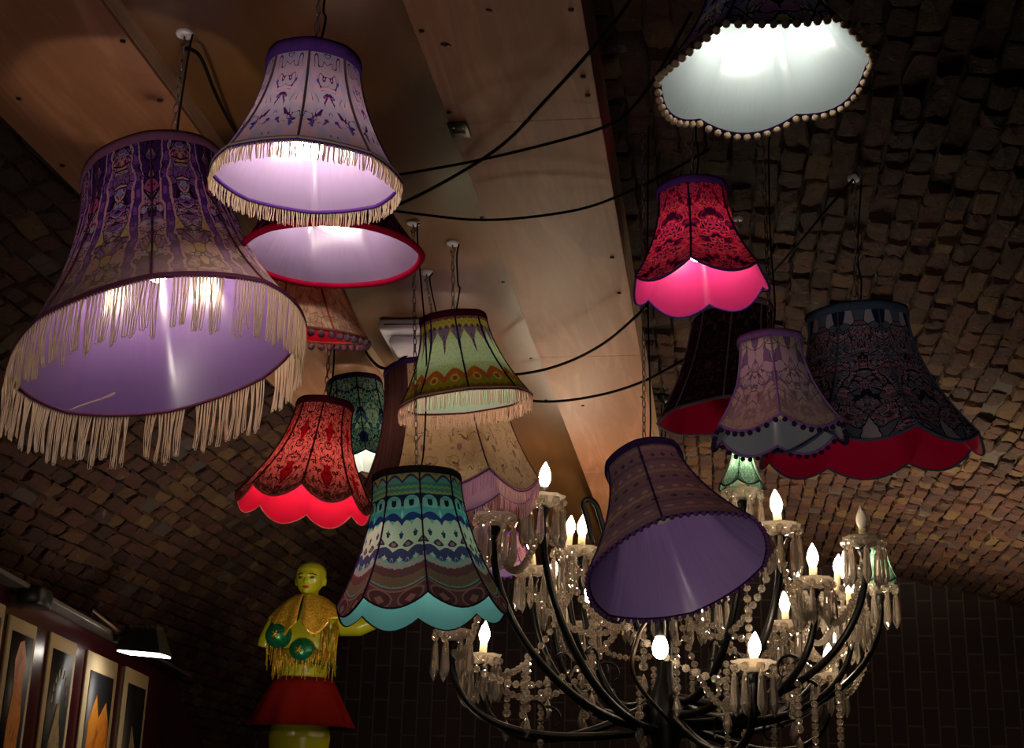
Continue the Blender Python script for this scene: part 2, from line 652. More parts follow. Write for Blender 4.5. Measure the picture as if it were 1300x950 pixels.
# left wall
W0 = V((CAM.x + ray(0, 742).x / ray(0, 742).y * 4.55, 4.55, 0))
W1 = V((ray(220, 858).x / ray(220, 858).y * 7.7, 7.7, 0))
WT = 1.6 + .75
wd = (W1 - W0).normalized()
wn = V((wd.y, -wd.x, 0))           # towards the room
wa = W0 - wd * 1.6
wb_ = W1 + wd * 1.2
Rw = Matrix((wd, -wn, V((0, 0, 1)))).transposed()
wl = (wb_ - wa).length
b = MB(); b.box((wa + wb_) / 2 - wn * .05 + V((0, 0, WT / 2)), wl, .1, WT, Rw)
tag(b.build('wall_left', MAT['red_wall'], smooth=False, kind='structure'), 'glossy dark red stall wall', 'wall')
b = MB(); b.box((wa + wb_) / 2 + wn * .002 + V((0, 0, WT + .012)), wl, .14, .018, Rw, .004)
tag(b.build('trim_3', MAT['trim_grey'], smooth=False, kind='structure'), 'grey rail along the top of the red wall', 'trim')
# outer vault wall behind the stall
b = MB(); b.box((X_L - .06, 4.4, 1.1), .12, 11.2, 2.2)
b.build('wall_side', MAT['end'], smooth=False, kind='structure')


def on_wall(px, py, off=0.0):
    r = ray(px, py)
    p0 = W0 + wn * off
    k = (p0 - CAM).dot(wn) / r.dot(wn)
    return CAM + r * k


# ------------------------------------------------------------------ small helpers for lamps
_LINK = {}


def chain_mb(b, p0, p1, r=.0016, L=.026):
    d = p1 - p0
    n = max(2, int(d.length / (L * .78)))
    ax = d.normalized()
    u = ax.orthogonal().normalized()
    w = ax.cross(u)
    for i in range(n):
        c = p0 + d * ((i + .5) / n)
        s_ = u if i % 2 else w
        s_ = (s_ + (w if i % 2 else u) * .25).normalized()
        pts = []
        for j in range(10):
            a = 2 * PI * j / 10
            pts.append(c + ax * (math.cos(a) * L * .52) + s_ * (math.sin(a) * L * .26))
        b.tube(pts, r, 4, closed=True)


def arc_pts(P, n):
    """Catmull-Rom through the points"""
    out = []
    Q = [P[0] * 2 - P[1]] + list(P) + [P[-1] * 2 - P[-2]]
    for i in range(1, len(Q) - 2):
        for k in range(n):
            t = k / n
            a, b_, c, d = Q[i - 1], Q[i], Q[i + 1], Q[i + 2]
            out.append(.5 * ((2 * b_) + (c - a) * t + (2 * a - 5 * b_ + 4 * c - d) * t * t + (3 * b_ - a - 3 * c + d) * t ** 3))
    out.append(Q[-2])
    return out


def rot_for(B, px, roll, pitch, spin):
    v = (B - CAM); v.z = 0; v.normalize()
    r = v.cross(V((0, 0, 1)))
    lean = math.atan2(VPX - px[0], px[1] - VPY)
    th = math.radians(roll) + lean
    return (Matrix.Rotation(th, 3, -v) @ Matrix.Rotation(-math.radians(pitch), 3, r) @ Matrix.Rotation(spin, 3, 'Z'))


BULB_MATS = {}


def bulb_mat(c, s_):
    k = (c, s_)
    if k not in BULB_MATS: BULB_MATS[k] = emit('lit_lamp_bulb', c, s_)
    return BULB_MATS[k]


def hook(p, label, mat=None, r=.021):
    o = empty('ceiling_hook', p, None, label, 'ceiling hook', 'hooks the lamps hang from')
    b = MB(); b.lathe([(r * .5, -.009), (r * .92, -.007), (r, -.003), (r, .004)], 18)
    b.build('washer', mat or MAT['white_plastic'], o)
    b = MB(); b.tube(arc_pts([V((0, 0, .0)), V((0, 0, -.016)), V((.008, 0, -.026)), V((0, 0, -.036)), V((-.007, 0, -.028))], 4), .0022, 5)
    b.build('hook_screw', MAT['chain'], o)
    return o


UP = V((0, 0, 1))
# ------------------------------------------------------------------ one lampshade
def lamp(label, T, Bp, wt, wb, D, roll, pitch, outer, line, trim, N=8, sc=0.0, flare=1.9, spin=.2, fringe=None, pom=None,
         bulb=None, bulb_c=(1, .86, .68, 1), bulb_z=.07, bulb_r=.028, top_trim=None, trim_r=.0045, seam=None, hang=True,
         hook_label=None, cord=True, name='lampshade', flat=.55, group=None, puff=0.0, top_w=.010, hk=None, att=0):
    B = at(Bp[0], Bp[1], D)
    R = rot_for(B, Bp, roll, pitch, spin)
    el = math.asin((B - CAM).normalized().z) + math.radians(pitch)
    L = math.hypot(T[0] - Bp[0], T[1] - Bp[1])
    H = L * D / F / math.cos(el)
    rb, rt = wb * D / F, wt * D / F
    scd = sc * D / F
    # the top rim may sit off the axis of the hem (old shades hang crooked)
    RM = Matrix.Translation(B) @ R.to_4x4()
    sh_ = V((0, 0, 0))
    for _ in range(3):
        w0 = RM @ (V((0, 0, H)) + sh_)
        p_ = proj(w0)
        dpt = -CB.dot(w0 - CAM)
        dd = RM.to_3x3().inverted() @ (CR * ((T[0] - p_[0]) * dpt / F))
        sh_ += V((dd.x, dd.y, 0))
        H *= (Bp[1] - T[1]) / max(1, Bp[1] - p_[1])
    o = empty(name, B, R, label, 'lampshade', group)
    MW = get_mw(o)

    def surf(u, t, off=0.0, inner=False):
        """u in panels 0..N, t 0 at the hem .. 1 at the top"""
        fr = u - math.floor(u)
        phi = 2 * PI * u / N
        r = rt + (rb - rt) * (1 - t) ** flare
        half = PI / N
        poly = math.cos(half) / math.cos((fr - .5) * 2 * half)
        k = flat * (1 - .35 * t)
        if inner: k += (.95 - k) * min(1.0, t / .35)          # the lining is stretched flat between the wires
        q = (1 - k) + k * poly + puff * math.sin(PI * fr) * (1 - t)
        z = H * t - scd * (math.sin(PI * fr) ** .9 - .5) * (1 - t) ** 1.6
        r = r * q + off
        return V((r * math.cos(phi), r * math.sin(phi), z)) + sh_ * t

    def skin(off, nv=14, per=10, inner=False):
        b = MB()
        nu = N * per
        vs, fs, uv = [], [], []
        for i in range(nv + 1):
            for j in range(nu):
                vs.append(surf(j / per, i / nv, off, inner))
        for i in range(nv):
            for j in range(nu):
                j2 = (j + 1) % nu
                fs.append((i * nu + j, i * nu + j2, (i + 1) * nu + j2, (i + 1) * nu + j))
                u0, u1, v0, v1 = j / per, (j + 1) / per, i / nv, (i + 1) / nv
                uv += [(u0, v0), (u1, v0), (u1, v1), (u0, v1)]
        b.add(vs, fs, uv)
        return b
    skin(0).build('cover', outer, o)
    lb = skin(-.0045, inner=True)
    lb.f = [f[::-1] for f in lb.f]
    lb.uv = [lb.uv[i * 4 + k] for i in range(len(lb.f)) for k in (3, 2, 1, 0)]
    lb.build('lining', line, o)
    nu = N * 10
    # hem and top binding
    b = MB(); b.tube([surf(j / 10, .0, -.002) for j in range(nu)], trim_r, 6, closed=True)
    b.build('hem_trim', trim, o)
    b = MB()
    prof = [(0.0035, 1 - top_w * 1.6 / H), (.0055, 1.0 - top_w * .4 / H), (.003, 1 + .006 / H), (-.008, 1 + .004 / H), (-.008, 1 - top_w / H)]
    vs = [surf(j / 10, min(t_, 1.0), of) + V((0, 0, max(0, t_ - 1) * H)) for (of, t_) in prof for j in range(nu)]
    k = len(prof)
    fs = [(i * nu + j, i * nu + (j + 1) % nu, ((i + 1) % k) * nu + (j + 1) % nu, ((i + 1) % k) * nu + j) for i in range(k) for j in range(nu)]
    b.add(vs, fs)
    b.build('top_trim', top_trim or trim, o)
    # seams along the ribs
    for q in range(N):
        b = MB(); b.tube([surf(q, t_ / 12, .001) for t_ in range(0, 13)], .0026, 5)
        b.build('seam', seam or trim, o)
    # wire spider with the lamp holder
    b = MB()
    for q in range(3):
        a = 2 * PI * q / 3 + .3
        b.tube([V((.016 * math.cos(a), .016 * math.sin(a), H - .03)), V((rt * .97 * math.cos(a), rt * .97 * math.sin(a), H - .004))], .002, 5)
    b.tube([V((.016 * math.cos(2 * PI * j / 14), .016 * math.sin(2 * PI * j / 14), H - .03)) for j in range(14)], .002, 5, closed=True)
    b.v = [tuple(V(q) + sh_ * (q[2] / H)) for q in b.v]
    b.build('wire_spider', MAT['wire'], o)
    b = MB(); b.lathe([(.006, H + .01), (.012, H), (.0145, H - .03), (.0145, bulb_z + .06), (.017, bulb_z + .055), (.017, bulb_z + .03), (.01, bulb_z + .03)], 14)
    b.v = [tuple(V(q) + sh_ * (q[2] / H)) for q in b.v]
    b.build('lamp_holder', MAT['holder'], o)
    bz = bulb_z
    b = MB(); r_ = bulb_r
    b.lathe([(.002, bz - r_), (r_ * .5, bz - r_ * .87), (r_ * .86, bz - r_ * .5), (r_, bz), (r_ * .88, bz + r_ * .5), (r_ * .6, bz + r_ * 1.1), (.012, bz + r_ * 1.6)], 14)
    b.v = [tuple(V(q) + sh_ * (q[2] / H)) for q in b.v]
    b.build('bulb', bulb_mat(bulb_c, bulb) if bulb else MAT['bulb_off'], o)
    # fringe, hanging straight down
    if fringe:
        ln, cnt, fm, style = fringe
        ln = ln * D / F / .93
        b = MB()
        rnd = random.Random(int(wb * 10))
        tang = lambda u: (surf(u + .01, 0) - surf(u - .01, 0)).normalized()
        dn = (MW.to_3x3().inverted() @ V((0, 0, -1))).normalized()
        if style == 'loop':
            u = 0.0
            while u < N:
                k = rnd.choice((2, 3, 3, 4, 5))
                st = N / cnt
                cu = u + st * k / 2
                gap = rnd.random() < .05
                if not gap:
                    l0 = ln * rnd.uniform(.84, 1.06)
                    for q in range(k):
                        uu = u + st * (q + .5)
                        p = surf(uu, 0) + dn * .002
                        e = surf(cu + (uu - cu) * rnd.uniform(.2, .8), 0) + dn * (l0 * rnd.uniform(.93, 1.02))
                        tg = tang(uu)
                        out = V((p.x, p.y, 0)).normalized()
                        md = (p + e) / 2 + tg * rnd.uniform(-.004, .004) + out * rnd.uniform(-.003, .006)
                        w_ = .0022
                        # a looped yarn: down, round and up again
                        pts = [p, md, e, e + tg * w_ * 1.4 + dn * .003, e + tg * w_ * 2.6 - dn * .002, md + tg * w_ * rnd.uniform(.6, 2.0) + out * .001, p + tg * w_]
                        b.tube(arc_pts([V(x) for x in pts], 2), .0012, 3, caps=False)
                u += st * k
        else:
            for q in range(cnt):
                uu = N * (q + rnd.uniform(-.3, .3)) / cnt
                p = surf(uu, 0)
                tg = tang(uu)
                l0 = ln * rnd.uniform(.86, 1.08)
                e = p + dn * l0 + tg * rnd.uniform(-.004, .004)
                out = V((p.x, p.y, 0)).normalized()
                md = (p + e) / 2 + tg * rnd.uniform(-.002, .002) + out * rnd.uniform(-.001, .004)
                b.tube([p, md, e], [.0013, .0012, .001], 3, caps=False)
        fo = b.build('fringe', fm, o, kind='stuff')
        # braid the yarn hangs from
        b = MB(); b.tube([surf(j / 10, .012, .002) for j in range(nu)], .0035, 5, closed=True)
        b.build('fringe_braid', fm if style != 'loop' else trim, o)
    if pom:
        pr, cnt, pm, dy = pom
        b = MB(); rnd = random.Random(5)
        b.ball((0, 0, 0), pr, 12, 8)
        b.v = [tuple(V(p) * (1 + rnd.uniform(-.09, .09))) for p in b.v]
        me = b.mesh('pompom', pm)
        for q in range(cnt):
            p = surf(N * (q + .5) / cnt, 0, .002) + (MW.to_3x3().inverted() @ V((0, 0, -dy)))
            place('pompom', me, o, Matrix.Translation(p) @ Matrix.Rotation(q * 1.7, 4, 'X'))
    if hang:
        top = MW @ (V((0, 0, H - .005)) + sh_) + CR * (att * D / F)
        cp = V((top.x, top.y, ceil_z(top.x, top.y)))
        if hk: cp = on_h(*hk)
        zc = cp.z
        b = MB(); chain_mb(b, top + UP * .008, cp - UP * .026)
        b.build('chain', MAT['chain'], o, world=True)
        if cord:
            s_ = V((.012, .0, 0))
            q = [top + s_ * .3, top + s_ * 1.4 + UP * .1, top + s_ * .9 + UP * (zc - top.z) * .5, cp + s_ * 1.2 - UP * .05, cp + s_ * 1.6 - UP * .004]
            b = MB(); b.tube(arc_pts(q, 6), .0026, 6)
            b.build('power_cord', MAT['cable'], o, world=True)
        if hook_label: hook(cp, hook_label)
    return o


def depth_for(T, hk, z):
    h = on_h(hk[0], hk[1], z)
    return h.y / ray(*T).y


# ------------------------------------------------------------------ shade fabrics
LILAC = lining('lilac_satin_lining', '7a5ea2', .2, tint='d8c0d0')
LILAC2 = lining('pale_lilac_satin_lining', 'b49cca', .22, tint='f0e0e4')
WHITE = lining('white_satin_lining', 'c4d2d6', .25, sheen=.12)
HOTPINK = lining('hot_pink_lining', 'e63c8c', .3, tint='f8bccc', sheen=.12)
RED = lining('bright_red_lining', 'e81c40', .22, tint='f8bcae', sheen=.02)
CRIMSON = lining('crimson_lining', 'c40c44', .25, sheen=.006)
PURPLE = lining('purple_lining', '6a4a92', .25)
TEAL = lining('turquoise_lining', '74c8cc', .4, tint='c8e4e0')
LAVENDER = lining('lavender_lining', 'a084c4', .2, sheen=.04)
MINT = lining('mint_lining', 'b9d3c4', .35)
GREYL = lining('grey_blue_lining', '8e96a4', .3)
CREAM_Y = plain_cloth('cream_fringe_yarn', 'f2dfc8', .5, wear=.1)
PINK_Y = plain_cloth('pale_pink_fringe_yarn', 'f0ccbc', .45, wear=.1)
LILAC_Y = plain_cloth('dusty_lilac_fringe_yarn', 'c898a8', .4, wear=.15)
T_PURPLE = plain_cloth('purple_binding', '6a3f9c', .15)
T_DKPURPLE = plain_cloth('dark_purple_binding', '33204a', .1)
T_PLUM = plain_cloth('plum_binding', '6b3a58', .15)
T_ROSE = plain_cloth('dusty_rose_binding', '9c6488', .2)
T_PINK = plain_cloth('magenta_binding', 'd01848', .2)
T_DARK = plain_cloth('charcoal_binding', '2a2630', .1)
T_BLUE = plain_cloth('slate_blue_binding', '42546c', .15)
T_GREY = plain_cloth('mauve_grey_binding', '7a6270', .15)
T_SALMON = plain_cloth('salmon_binding', 'b06a5c', .2)
T_MAROON = plain_cloth('maroon_binding', '5c1c30', .15)
T_LILAC = plain_cloth('violet_binding', '8460a4', .2)
P_CREAM = plain_cloth('cream_pompom_wool', 'd0b296', .1)
P_GREY = plain_cloth('dusty_mauve_pompom_wool', '8a6a7c', .1)
P_DARK = plain_cloth('dark_purple_pompom_wool', '2c2038', .05)
P_PLUM = plain_cloth('purple_pompom_wool', '5a3a6a', .05)

F_A = NT('purple_mosaic_print')
u, v, mu, vec = kal(F_A, 1.2, 4.6, 3.1)
PAL = [(0, '3a1a5c'), (.22, '8a5aa8'), (.36, '5a3a86'), (.43, 'd8b0b0'), (.5, '7a9ad0'), (.57, 'd0a8a0'), (.64, '4a2a6c'), (.7, 'b0508c'), (.76, 'c8b46a'), (.82, '6a4a94'), (.9, 'a8bcd8')]
wn_ = F_A.noise(vec, 1.1, 2, .5, 1.0)
wob = F_A.M('ADD', mu, F_A.M('MULTIPLY', F_A.M('SUBTRACT', wn_, .5), .55))
n = F_A.M('MULTIPLY_ADD', F_A.M('SUBTRACT', F_A.noise(vec, 1.7, 2.5, .5, 1.5), .5), 2.1, .5, clamp=True)
c = F_A.ramp(n, PAL)
ce = F_A.voro(vec, 2.6, 'F1', 1)
bw = F_A.n('RGBToBW'); F_A.put(bw.inputs[0], ce)
c = F_A.mix(F_A.M('GREATER_THAN', bw.outputs[0], .6), c, F_A.ramp(bw.outputs[0], PAL))
ed = F_A.voro(vec, 2.6, 'DISTANCE_TO_EDGE')
c = F_A.mix(F_A.M('LESS_THAN', ed, .035), c, '241830')
st = F_A.M('ABSOLUTE', F_A.M('SUBTRACT', wob, .55))
c = F_A.mix(F_A.M('LESS_THAN', st, .17), c, 'd0a0a8')
c = F_A.mix(F_A.M('LESS_THAN', st, .11), c, '54308a')
dsh = F_A.M('MULTIPLY', F_A.M('LESS_THAN', st, .06), F_A.M('GREATER_THAN', F_A.M('FRACT', F_A.M('MULTIPLY', v, 9.0)), .5))
c = F_A.mix(dsh, c, '8a54b0')
ln_ = F_A.M('LESS_THAN', F_A.M('ABSOLUTE', F_A.M('SUBTRACT', n, .47)), .02)
c = F_A.mix(ln_, c, '2a2030')
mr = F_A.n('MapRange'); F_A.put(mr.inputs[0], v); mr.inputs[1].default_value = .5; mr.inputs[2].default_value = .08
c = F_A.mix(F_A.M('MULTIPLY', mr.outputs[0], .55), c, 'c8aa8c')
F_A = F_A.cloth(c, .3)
F_B = NT('pale_lilac_scroll_print')
u, v, mu, vec = kal(F_B, 1.0, 4.2, 1.2)
n = F_B.noise(vec, .8, 2, .5, .6)
c = F_B.ramp(n, [(.3, 'd0bccc'), (.45, 'd8bccc'), (.58, 'b4b4d0'), (.72, 'e0c4cc')], 'LINEAR')
top = F_B.n('MapRange'); F_B.put(top.inputs[0], v); top.inputs[1].default_value = .55; top.inputs[2].default_value = 1.0
c = F_B.mix(F_B.M('MULTIPLY', top.outputs[0], .45), c, '94a0c4')
l = F_B.noise(vec, .9, 1.0, .4, 2.2)
sel = F_B.M('GREATER_THAN', F_B.noise(vec, 1.1, 1, .5, 0), .5)
c = F_B.mix(F_B.M('MULTIPLY', sel, F_B.M('LESS_THAN', F_B.M('ABSOLUTE', F_B.M('SUBTRACT', l, .5)), .014)), c, '4a2464')
w = F_B.voro(vec, 1.05, 'F1')
wd2 = F_B.M('ADD', w, F_B.M('MULTIPLY', F_B.M('SUBTRACT', F_B.noise(vec, 6, 2), .5), .22))
c = F_B.mix(F_B.M('LESS_THAN', wd2, .13), c, '7a2a8c')
c = F_B.mix(F_B.M('LESS_THAN', wd2, .055), c, 'c0a868')
k = F_B.noise(vec, 2.2, 3, .6, .5)
c = F_B.mix(F_B.M('MULTIPLY', F_B.M('GREATER_THAN', k, .66), .55), c, 'd070a0')
k = F_B.noise(F_B.comb(F_B.M('MULTIPLY', mu, 1.4), F_B.M('MULTIPLY', v, 3.4), 7.0), 2.0, 1, .5, .3)
c = F_B.mix(F_B.M('GREATER_THAN', k, .72), c, '4a58b0')
F_B = F_B.cloth(c, .5)
F_C = kaleido('dark_plum_print', [(0, '3a1c34'), (.4, '5a2a48'), (.55, '7a3a5c'), (.7, '2c2038'), (.85, '6a4a3c')], 1.8, 1, 3, 5., trans=.15)
# faded roses on cream, red yoke
F_D = NT('faded_rose_print')
u, v, mu, vec = kal(F_D, 1.2, 2.4, 8.0)
n = F_D.noise(vec, 1.8, 4, .55, 1.2)
c = F_D.ramp(n, [(.3, 'd0a284'), (.45, 'e0c0a0'), (.55, 'ccae8a'), (.62, 'c08a74'), (.7, 'd8b098')], 'LINEAR')
ed = F_D.voro(vec, 2.4, 'DISTANCE_TO_EDGE')
c = F_D.mix(F_D.M('MULTIPLY', F_D.M('LESS_THAN', ed, .03), .6), c, '6a4a34')
c = F_D.mix(F_D.M('LESS_THAN', F_D.M('FRACT', F_D.M('MULTIPLY', u, .25)), .3), c, 'b8202c')
F_D = F_D.cloth(c, .14)
# red damask
F_E = NT('red_damask_print')
u, v, mu, vec = kal(F_E, 1.0, 4.6, 2.0)
n = F_E.noise(vec, 1.35, 2.0, .5, 2.0)
c = F_E.ramp(n, [(0, 'f09a90'), (.47, 'ee8c84'), (.53, '4a1a20'), (.57, 'f09a90'), (.66, 'e87a74'), (.7, '6a1420')])
l2 = F_E.noise(vec, 2.6, 2.5, .5, 1.2)
c = F_E.mix(F_E.M('LESS_THAN', F_E.M('ABSOLUTE', F_E.M('SUBTRACT', l2, .53)), .028), c, '42121c')
dm = F_E.M('ADD', F_E.M('DIVIDE', mu, .34), F_E.M('DIVIDE', F_E.M('ABSOLUTE', F_E.M('SUBTRACT', F_E.M('FRACT', F_E.M('MULTIPLY', v, 2.3)), .55)), .3))
c2 = F_E.ramp(F_E.noise(vec, 6., 1.5, .5, 2.), [(0, 'b01828'), (.5, '5a0a18'), (.6, 'c82838')])
c = F_E.mix(F_E.M('LESS_THAN', dm, 1.0), c, c2)
dk = F_E.n('MapRange'); F_E.put(dk.inputs[0], v); dk.inputs[1].default_value = .22; dk.inputs[2].default_value = .06
mot = F_E.noise(vec, 7, 2)
c = F_E.mix(F_E.M('MULTIPLY', dk.outputs[0], F_E.M('MULTIPLY_ADD', F_E.M('GREATER_THAN', mot, .47), .6, .3)), c, '5a3428')
F_E = F_E.cloth(c, .42)
F_F = kaleido('blue_green_flecked_print', [(0, '1c2850'), (.36, '2a4468'), (.42, '7cbca8'), (.5, 'd0dcb8'), (.56, '6aae98'), (.62, '222e58'), (.7, 'a8ccac'), (.85, '3a6480')], 3.0, 1.0, 5.2, 4., '10162c', .03, 3., .35, 1.2)
# cream floral with two mauve panels
F_G = NT('cream_and_mauve_panel_print')
u, v, mu, vec = kal(F_G, 1.0, 2.4, 6.0)
n = F_G.noise(vec, 2.2, 4, .55, .8)
c = F_G.ramp(n, [(.3, 'e0c8a4'), (.5, 'ecd8b8'), (.7, 'd0b690')], 'LINEAR')
l = F_G.noise(vec, 1.7, 1.5, .4, 2.0)
c = F_G.mix(F_G.M('MULTIPLY', F_G.M('LESS_THAN', F_G.M('ABSOLUTE', F_G.M('SUBTRACT', l, .46)), .006), .8), c, '5a3464')
w = F_G.noise(vec, 5.0, 2, .5, .4)
c = F_G.mix(F_G.M('MULTIPLY', F_G.M('GREATER_THAN', w, .66), .6), c, 'b0785a')
fl = F_G.voro(vec, 1.9, 'F1')
c = F_G.mix(F_G.M('MULTIPLY', F_G.M('LESS_THAN', fl, .13), .7), c, '86587e')
pn = F_G.M('MULTIPLY', F_G.M('GREATER_THAN', u, 2.0), F_G.M('LESS_THAN', u, 4.0))
sv = F_G.noise(F_G.comb(F_G.M('MULTIPLY', u, 9.0), v), 1.0, 2)
mv = F_G.ramp(sv, [(.35, '4c3038'), (.6, '5c4046')], 'LINEAR')
c = F_G.mix(pn, c, mv)
F_G = F_G.cloth(c, .5)
# yellow ikat with purple drips
h = Bands('yellow_ikat_print', 'c0c4a0')
h.band(.36, .66, 'c8ceb8').speckle('9aa068', 16, .60, .7)
h.band(.76, 1.2, 'b89a30', 2, -.12, 'tri', amp2=0)
h.band(.80, 1.2, '7a5a88', 2, -.20, 'tri', amp2=0)
h.dots(.62, '5a3c70', 2, .10, .14, 1.2, .5)
h.band(.80, .86, 'c8a838', 4, .05, 'sin')
h.band(.88, .93, '7c4a5c', 4, .04, 'sin').band(.93, .97, 'b8742c', 4, .03, 'tri').dots(.82, '4a3060', 4, .2, .02).dots(.90, 'c8b040', 4, .25, .018, 2, .5)
h.band(-.1, .2, '98882a', 2, .0, 'sin', amp2=.1).band(.12, .20, 'b8562c', 2, .09, 'sin')
h.dots(.17, 'c8b060', 2, .2, .05, 2, 0).dots(.17, 'b04428', 2, .12, .03, 2, 0)
h.speckle('c0981c', 9, .62, .55)
h.band(-.1, .05, '8a5a1c', 6, 0, 'sin', amp2=.03).band(-.1, .02, '5a3a14')
F_H = h.done(.4)
# turquoise bands with stars and scallops
h = Bands('turquoise_folk_band_print', '6ab0a8')
h.band(.94, 1.2, '6a9a90').band(.91, .935, 'c0a840', 2, .05, 'sin').band(.885, .905, '5a3c6c', 2, .05, 'sin')
h.band(.80, .89, '4f9a90').band(.845, .86, 'a8b060', 6, .012, 'tri').band(.815, .83, 'a8b060', 6, -.012, 'tri')
h.band(.795, .805, '503466')
h.band(.72, .80, '23304c').band(.735, .79, '23304c').dots(.735, '8cc8bc', 2, .42, .06, 2.2, 0).dots(.75, '1c2a44', 2, .14, .035, 3, 0).dots(.775, '6ab0a8', 2, .3, .012, 4, 0)
h.band(.60, .70, '5ab0b0', 2, .045, 'sin', amp2=.0).dots(.66, 'a8d8d0', 2, .07, .03, 1.3, .5)
h.band(.565, .625, '2c3c78', 2, .045, 'sin')
h.band(.38, .575, 'b8c4ac', 4, 0, 'sin', amp2=.04)
h.dots(.515, '2c3850', 3, .2, .018, 1.0, 0).dots(.505, '2c3850', 3, .12, .022, 2, 0).dots(.53, '3a80a0', 3, .06, .01)
h.dots(.445, '3c3448', 3, .36, .026, 1.4, .5, up=-.03).dots(.44, '8a6a70', 3, .16, .014, 2, .5)
h.band(.30, .385, '40446c', 3, .03, 'sin')
h.dots(.335, 'b0c4ac', 3, .22, .022, .8, 0).dots(.335, 'b0c4ac', 3, .05, .03, 1, 0).dots(.325, '8c9ab0', 3, .1, .02, 2, .5).dots(.32, '40446c', 3, .06, .014, 2, .5)
h.band(.265, .30, 'a8a49c', 5, .01, 'sin').band(.245, .262, 'a86a80', 6, .012, 'tri')
h.band(.17, .25, '6c4a4c', 4, .035, 'noise').band(.12, .19, '7c6c56', 4, .04, 'noise')
h.band(-.3, .13, '6a4c4c').band(.105, .118, '9a7a6c').dots(.05, '94766a', 2, .42, .06, 2, 0).dots(.05, '5c4044', 2, .36, .05, 2, 0).dots(.04, '94766a', 2, .18, .03, 1.0, 0)
h.band(-.3, .005, '4c3c44')
F_I = h.done(.45)
# brown knit bands
h = Bands('brown_purple_band_print', '746066')
for i in range(7):
    y = .08 + i * .135
    h.band(y, y + .035, ('8a6c74', '625060', '957c68', '6a5464', '8a7668', '5f4e5c', '846c74')[i], 6, .012, 'tri')
    h.dots(y + .08, ('9c7c84', '463848', 'a48674', '483850', '947880', '46384c', '9c8278')[i], 4, .26, .022, 1.2, .5 * (i % 2))
h.speckle('74604e', 12, .58, .5)
F_J = h.done(.12)
F_K = kaleido('dark_jewel_mosaic_print', [(0, '2c2444'), (.3, '4a3a6a'), (.42, '6a6a78'), (.5, '9a8a44'), (.57, '443058'), (.65, '7c4a6c'), (.75, '5a5a6c'), (.88, '8a7a3c')], 1.6, 1.2, 3.0, 9., '16121e', .05, 2.2, .3)
# pink and black snake-like damask
F_L = NT('pink_black_damask_print')
u, v, mu, vec = kal(F_L, 1.0, 4.4, 3.0)
wv = F_L.M('SINE', F_L.M('ADD', F_L.M('MULTIPLY', v, 26.), F_L.M('MULTIPLY', mu, 5.)))
n = F_L.noise(vec, 1.9, 3, .55, 1.2)
q = F_L.M('ADD', F_L.M('MULTIPLY', wv, .13), n)
c = F_L.ramp(q, [(0, '3a1030'), (.34, '6c2450'), (.42, 'd83864'), (.5, 'e8707c'), (.55, '421638'), (.6, 'c84478'), (.7, '2a0c24')])
F_L = F_L.cloth(c, .42)
F_M = kaleido('dark_wine_print', [(0, '2a161c'), (.4, '44242c'), (.55, '331a24'), (.7, '54303a'), (.85, '22141a')], 2.4, 1, 4, 4., '1a0e14', .08, 4., .05)
F_N = kaleido('lilac_grey_tapestry_print', [(0, '7a6a84'), (.32, '9a8898'), (.42, 'a89a98'), (.5, '8a90a8'), (.56, 'b0a090'), (.66, '6a5a7c'), (.8, 'a492a0')], 1.5, 1, 2.8, 7.4, '54485c', .03, 2.6, .25, grade=('9c8a78', .05, .5))
F_O = kaleido('navy_red_painted_print', [(0, '3a4258'), (.28, '5a6274'), (.36, '8a8494'), (.42, '1c1e34'), (.5, '6a6478'), (.56, 'a8424c'), (.61, '9a94a2'), (.67, '20223c'), (.76, '565e72'), (.88, '8a7a8c')], 1.2, .9, 4.6, 12.5, '1a1a2a', .02, 1.5, .05, 2.4)
F_P = kaleido('mint_flecked_print', [(0, '6a9a88'), (.5, '9cc0ac'), (.7, '50786a')], 2, 1, 2, 1., '2a3c34', .02, 3., .45)
F_Q = kaleido('pink_floral_print', [(0, 'c890a0'), (.42, 'd8a8b0'), (.55, 'b0607c'), (.63, 'c8a0b4'), (.75, '8a6a9c'), (.85, 'c87a50')], 2.2, 1, 2.5, 3., '6a4058', .02, 3., .4)
F_R = kaleido('dark_brown_print', [(0, '241c1c'), (.5, '3a2c2a'), (.7, '2c2226')], 2.2, 1, 2.5, 3., '1a1414', .02, 3., .2)

LILAC_G = lining('violet_lining', '7a54a0', .4, tint='f0e0c8')
# ------------------------------------------------------------------ the lampshades
WARM = (1, .80, .56, 1)
dA = depth_for((195, 222), (235, 42), 1.71)
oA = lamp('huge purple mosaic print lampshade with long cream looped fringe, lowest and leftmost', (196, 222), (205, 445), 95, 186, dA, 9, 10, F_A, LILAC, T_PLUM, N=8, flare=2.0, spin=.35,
     fringe=(66, 270, CREAM_Y, 'loop'), bulb=125, bulb_c=WARM, bulb_z=.205, bulb_r=.03, flat=.25, top_w=.014, seam=T_PLUM, top_trim=T_ROSE, hk=(235, 42, 1.71), att=17,
     hook_label='white hook disc beside the left plywood boxing, above the huge fringed lampshade')
b = MB()
b.tube(arc_pts([at(88, 521, dA - .1), at(112, 512, dA - .08), at(140, 503, dA - .07), at(145, 499, dA - .07), at(126, 508, dA - .08)], 4), .0016, 5)
b.build('loose_thread', CREAM_Y, oA, world=True)
oB = lamp('pale lilac lampshade with purple bindings and short fringe, brightly lit, top left', (399, 78), (389, 226), 59, 121, 2.75, -4.5, -3.5, F_B, LILAC2, T_PURPLE, N=8, flare=1.8,
     fringe=(22, 330, CREAM_Y, 'short'), bulb=46, bulb_z=.075, bulb_r=.034, flat=.4, top_w=.017, seam=T_GREY)
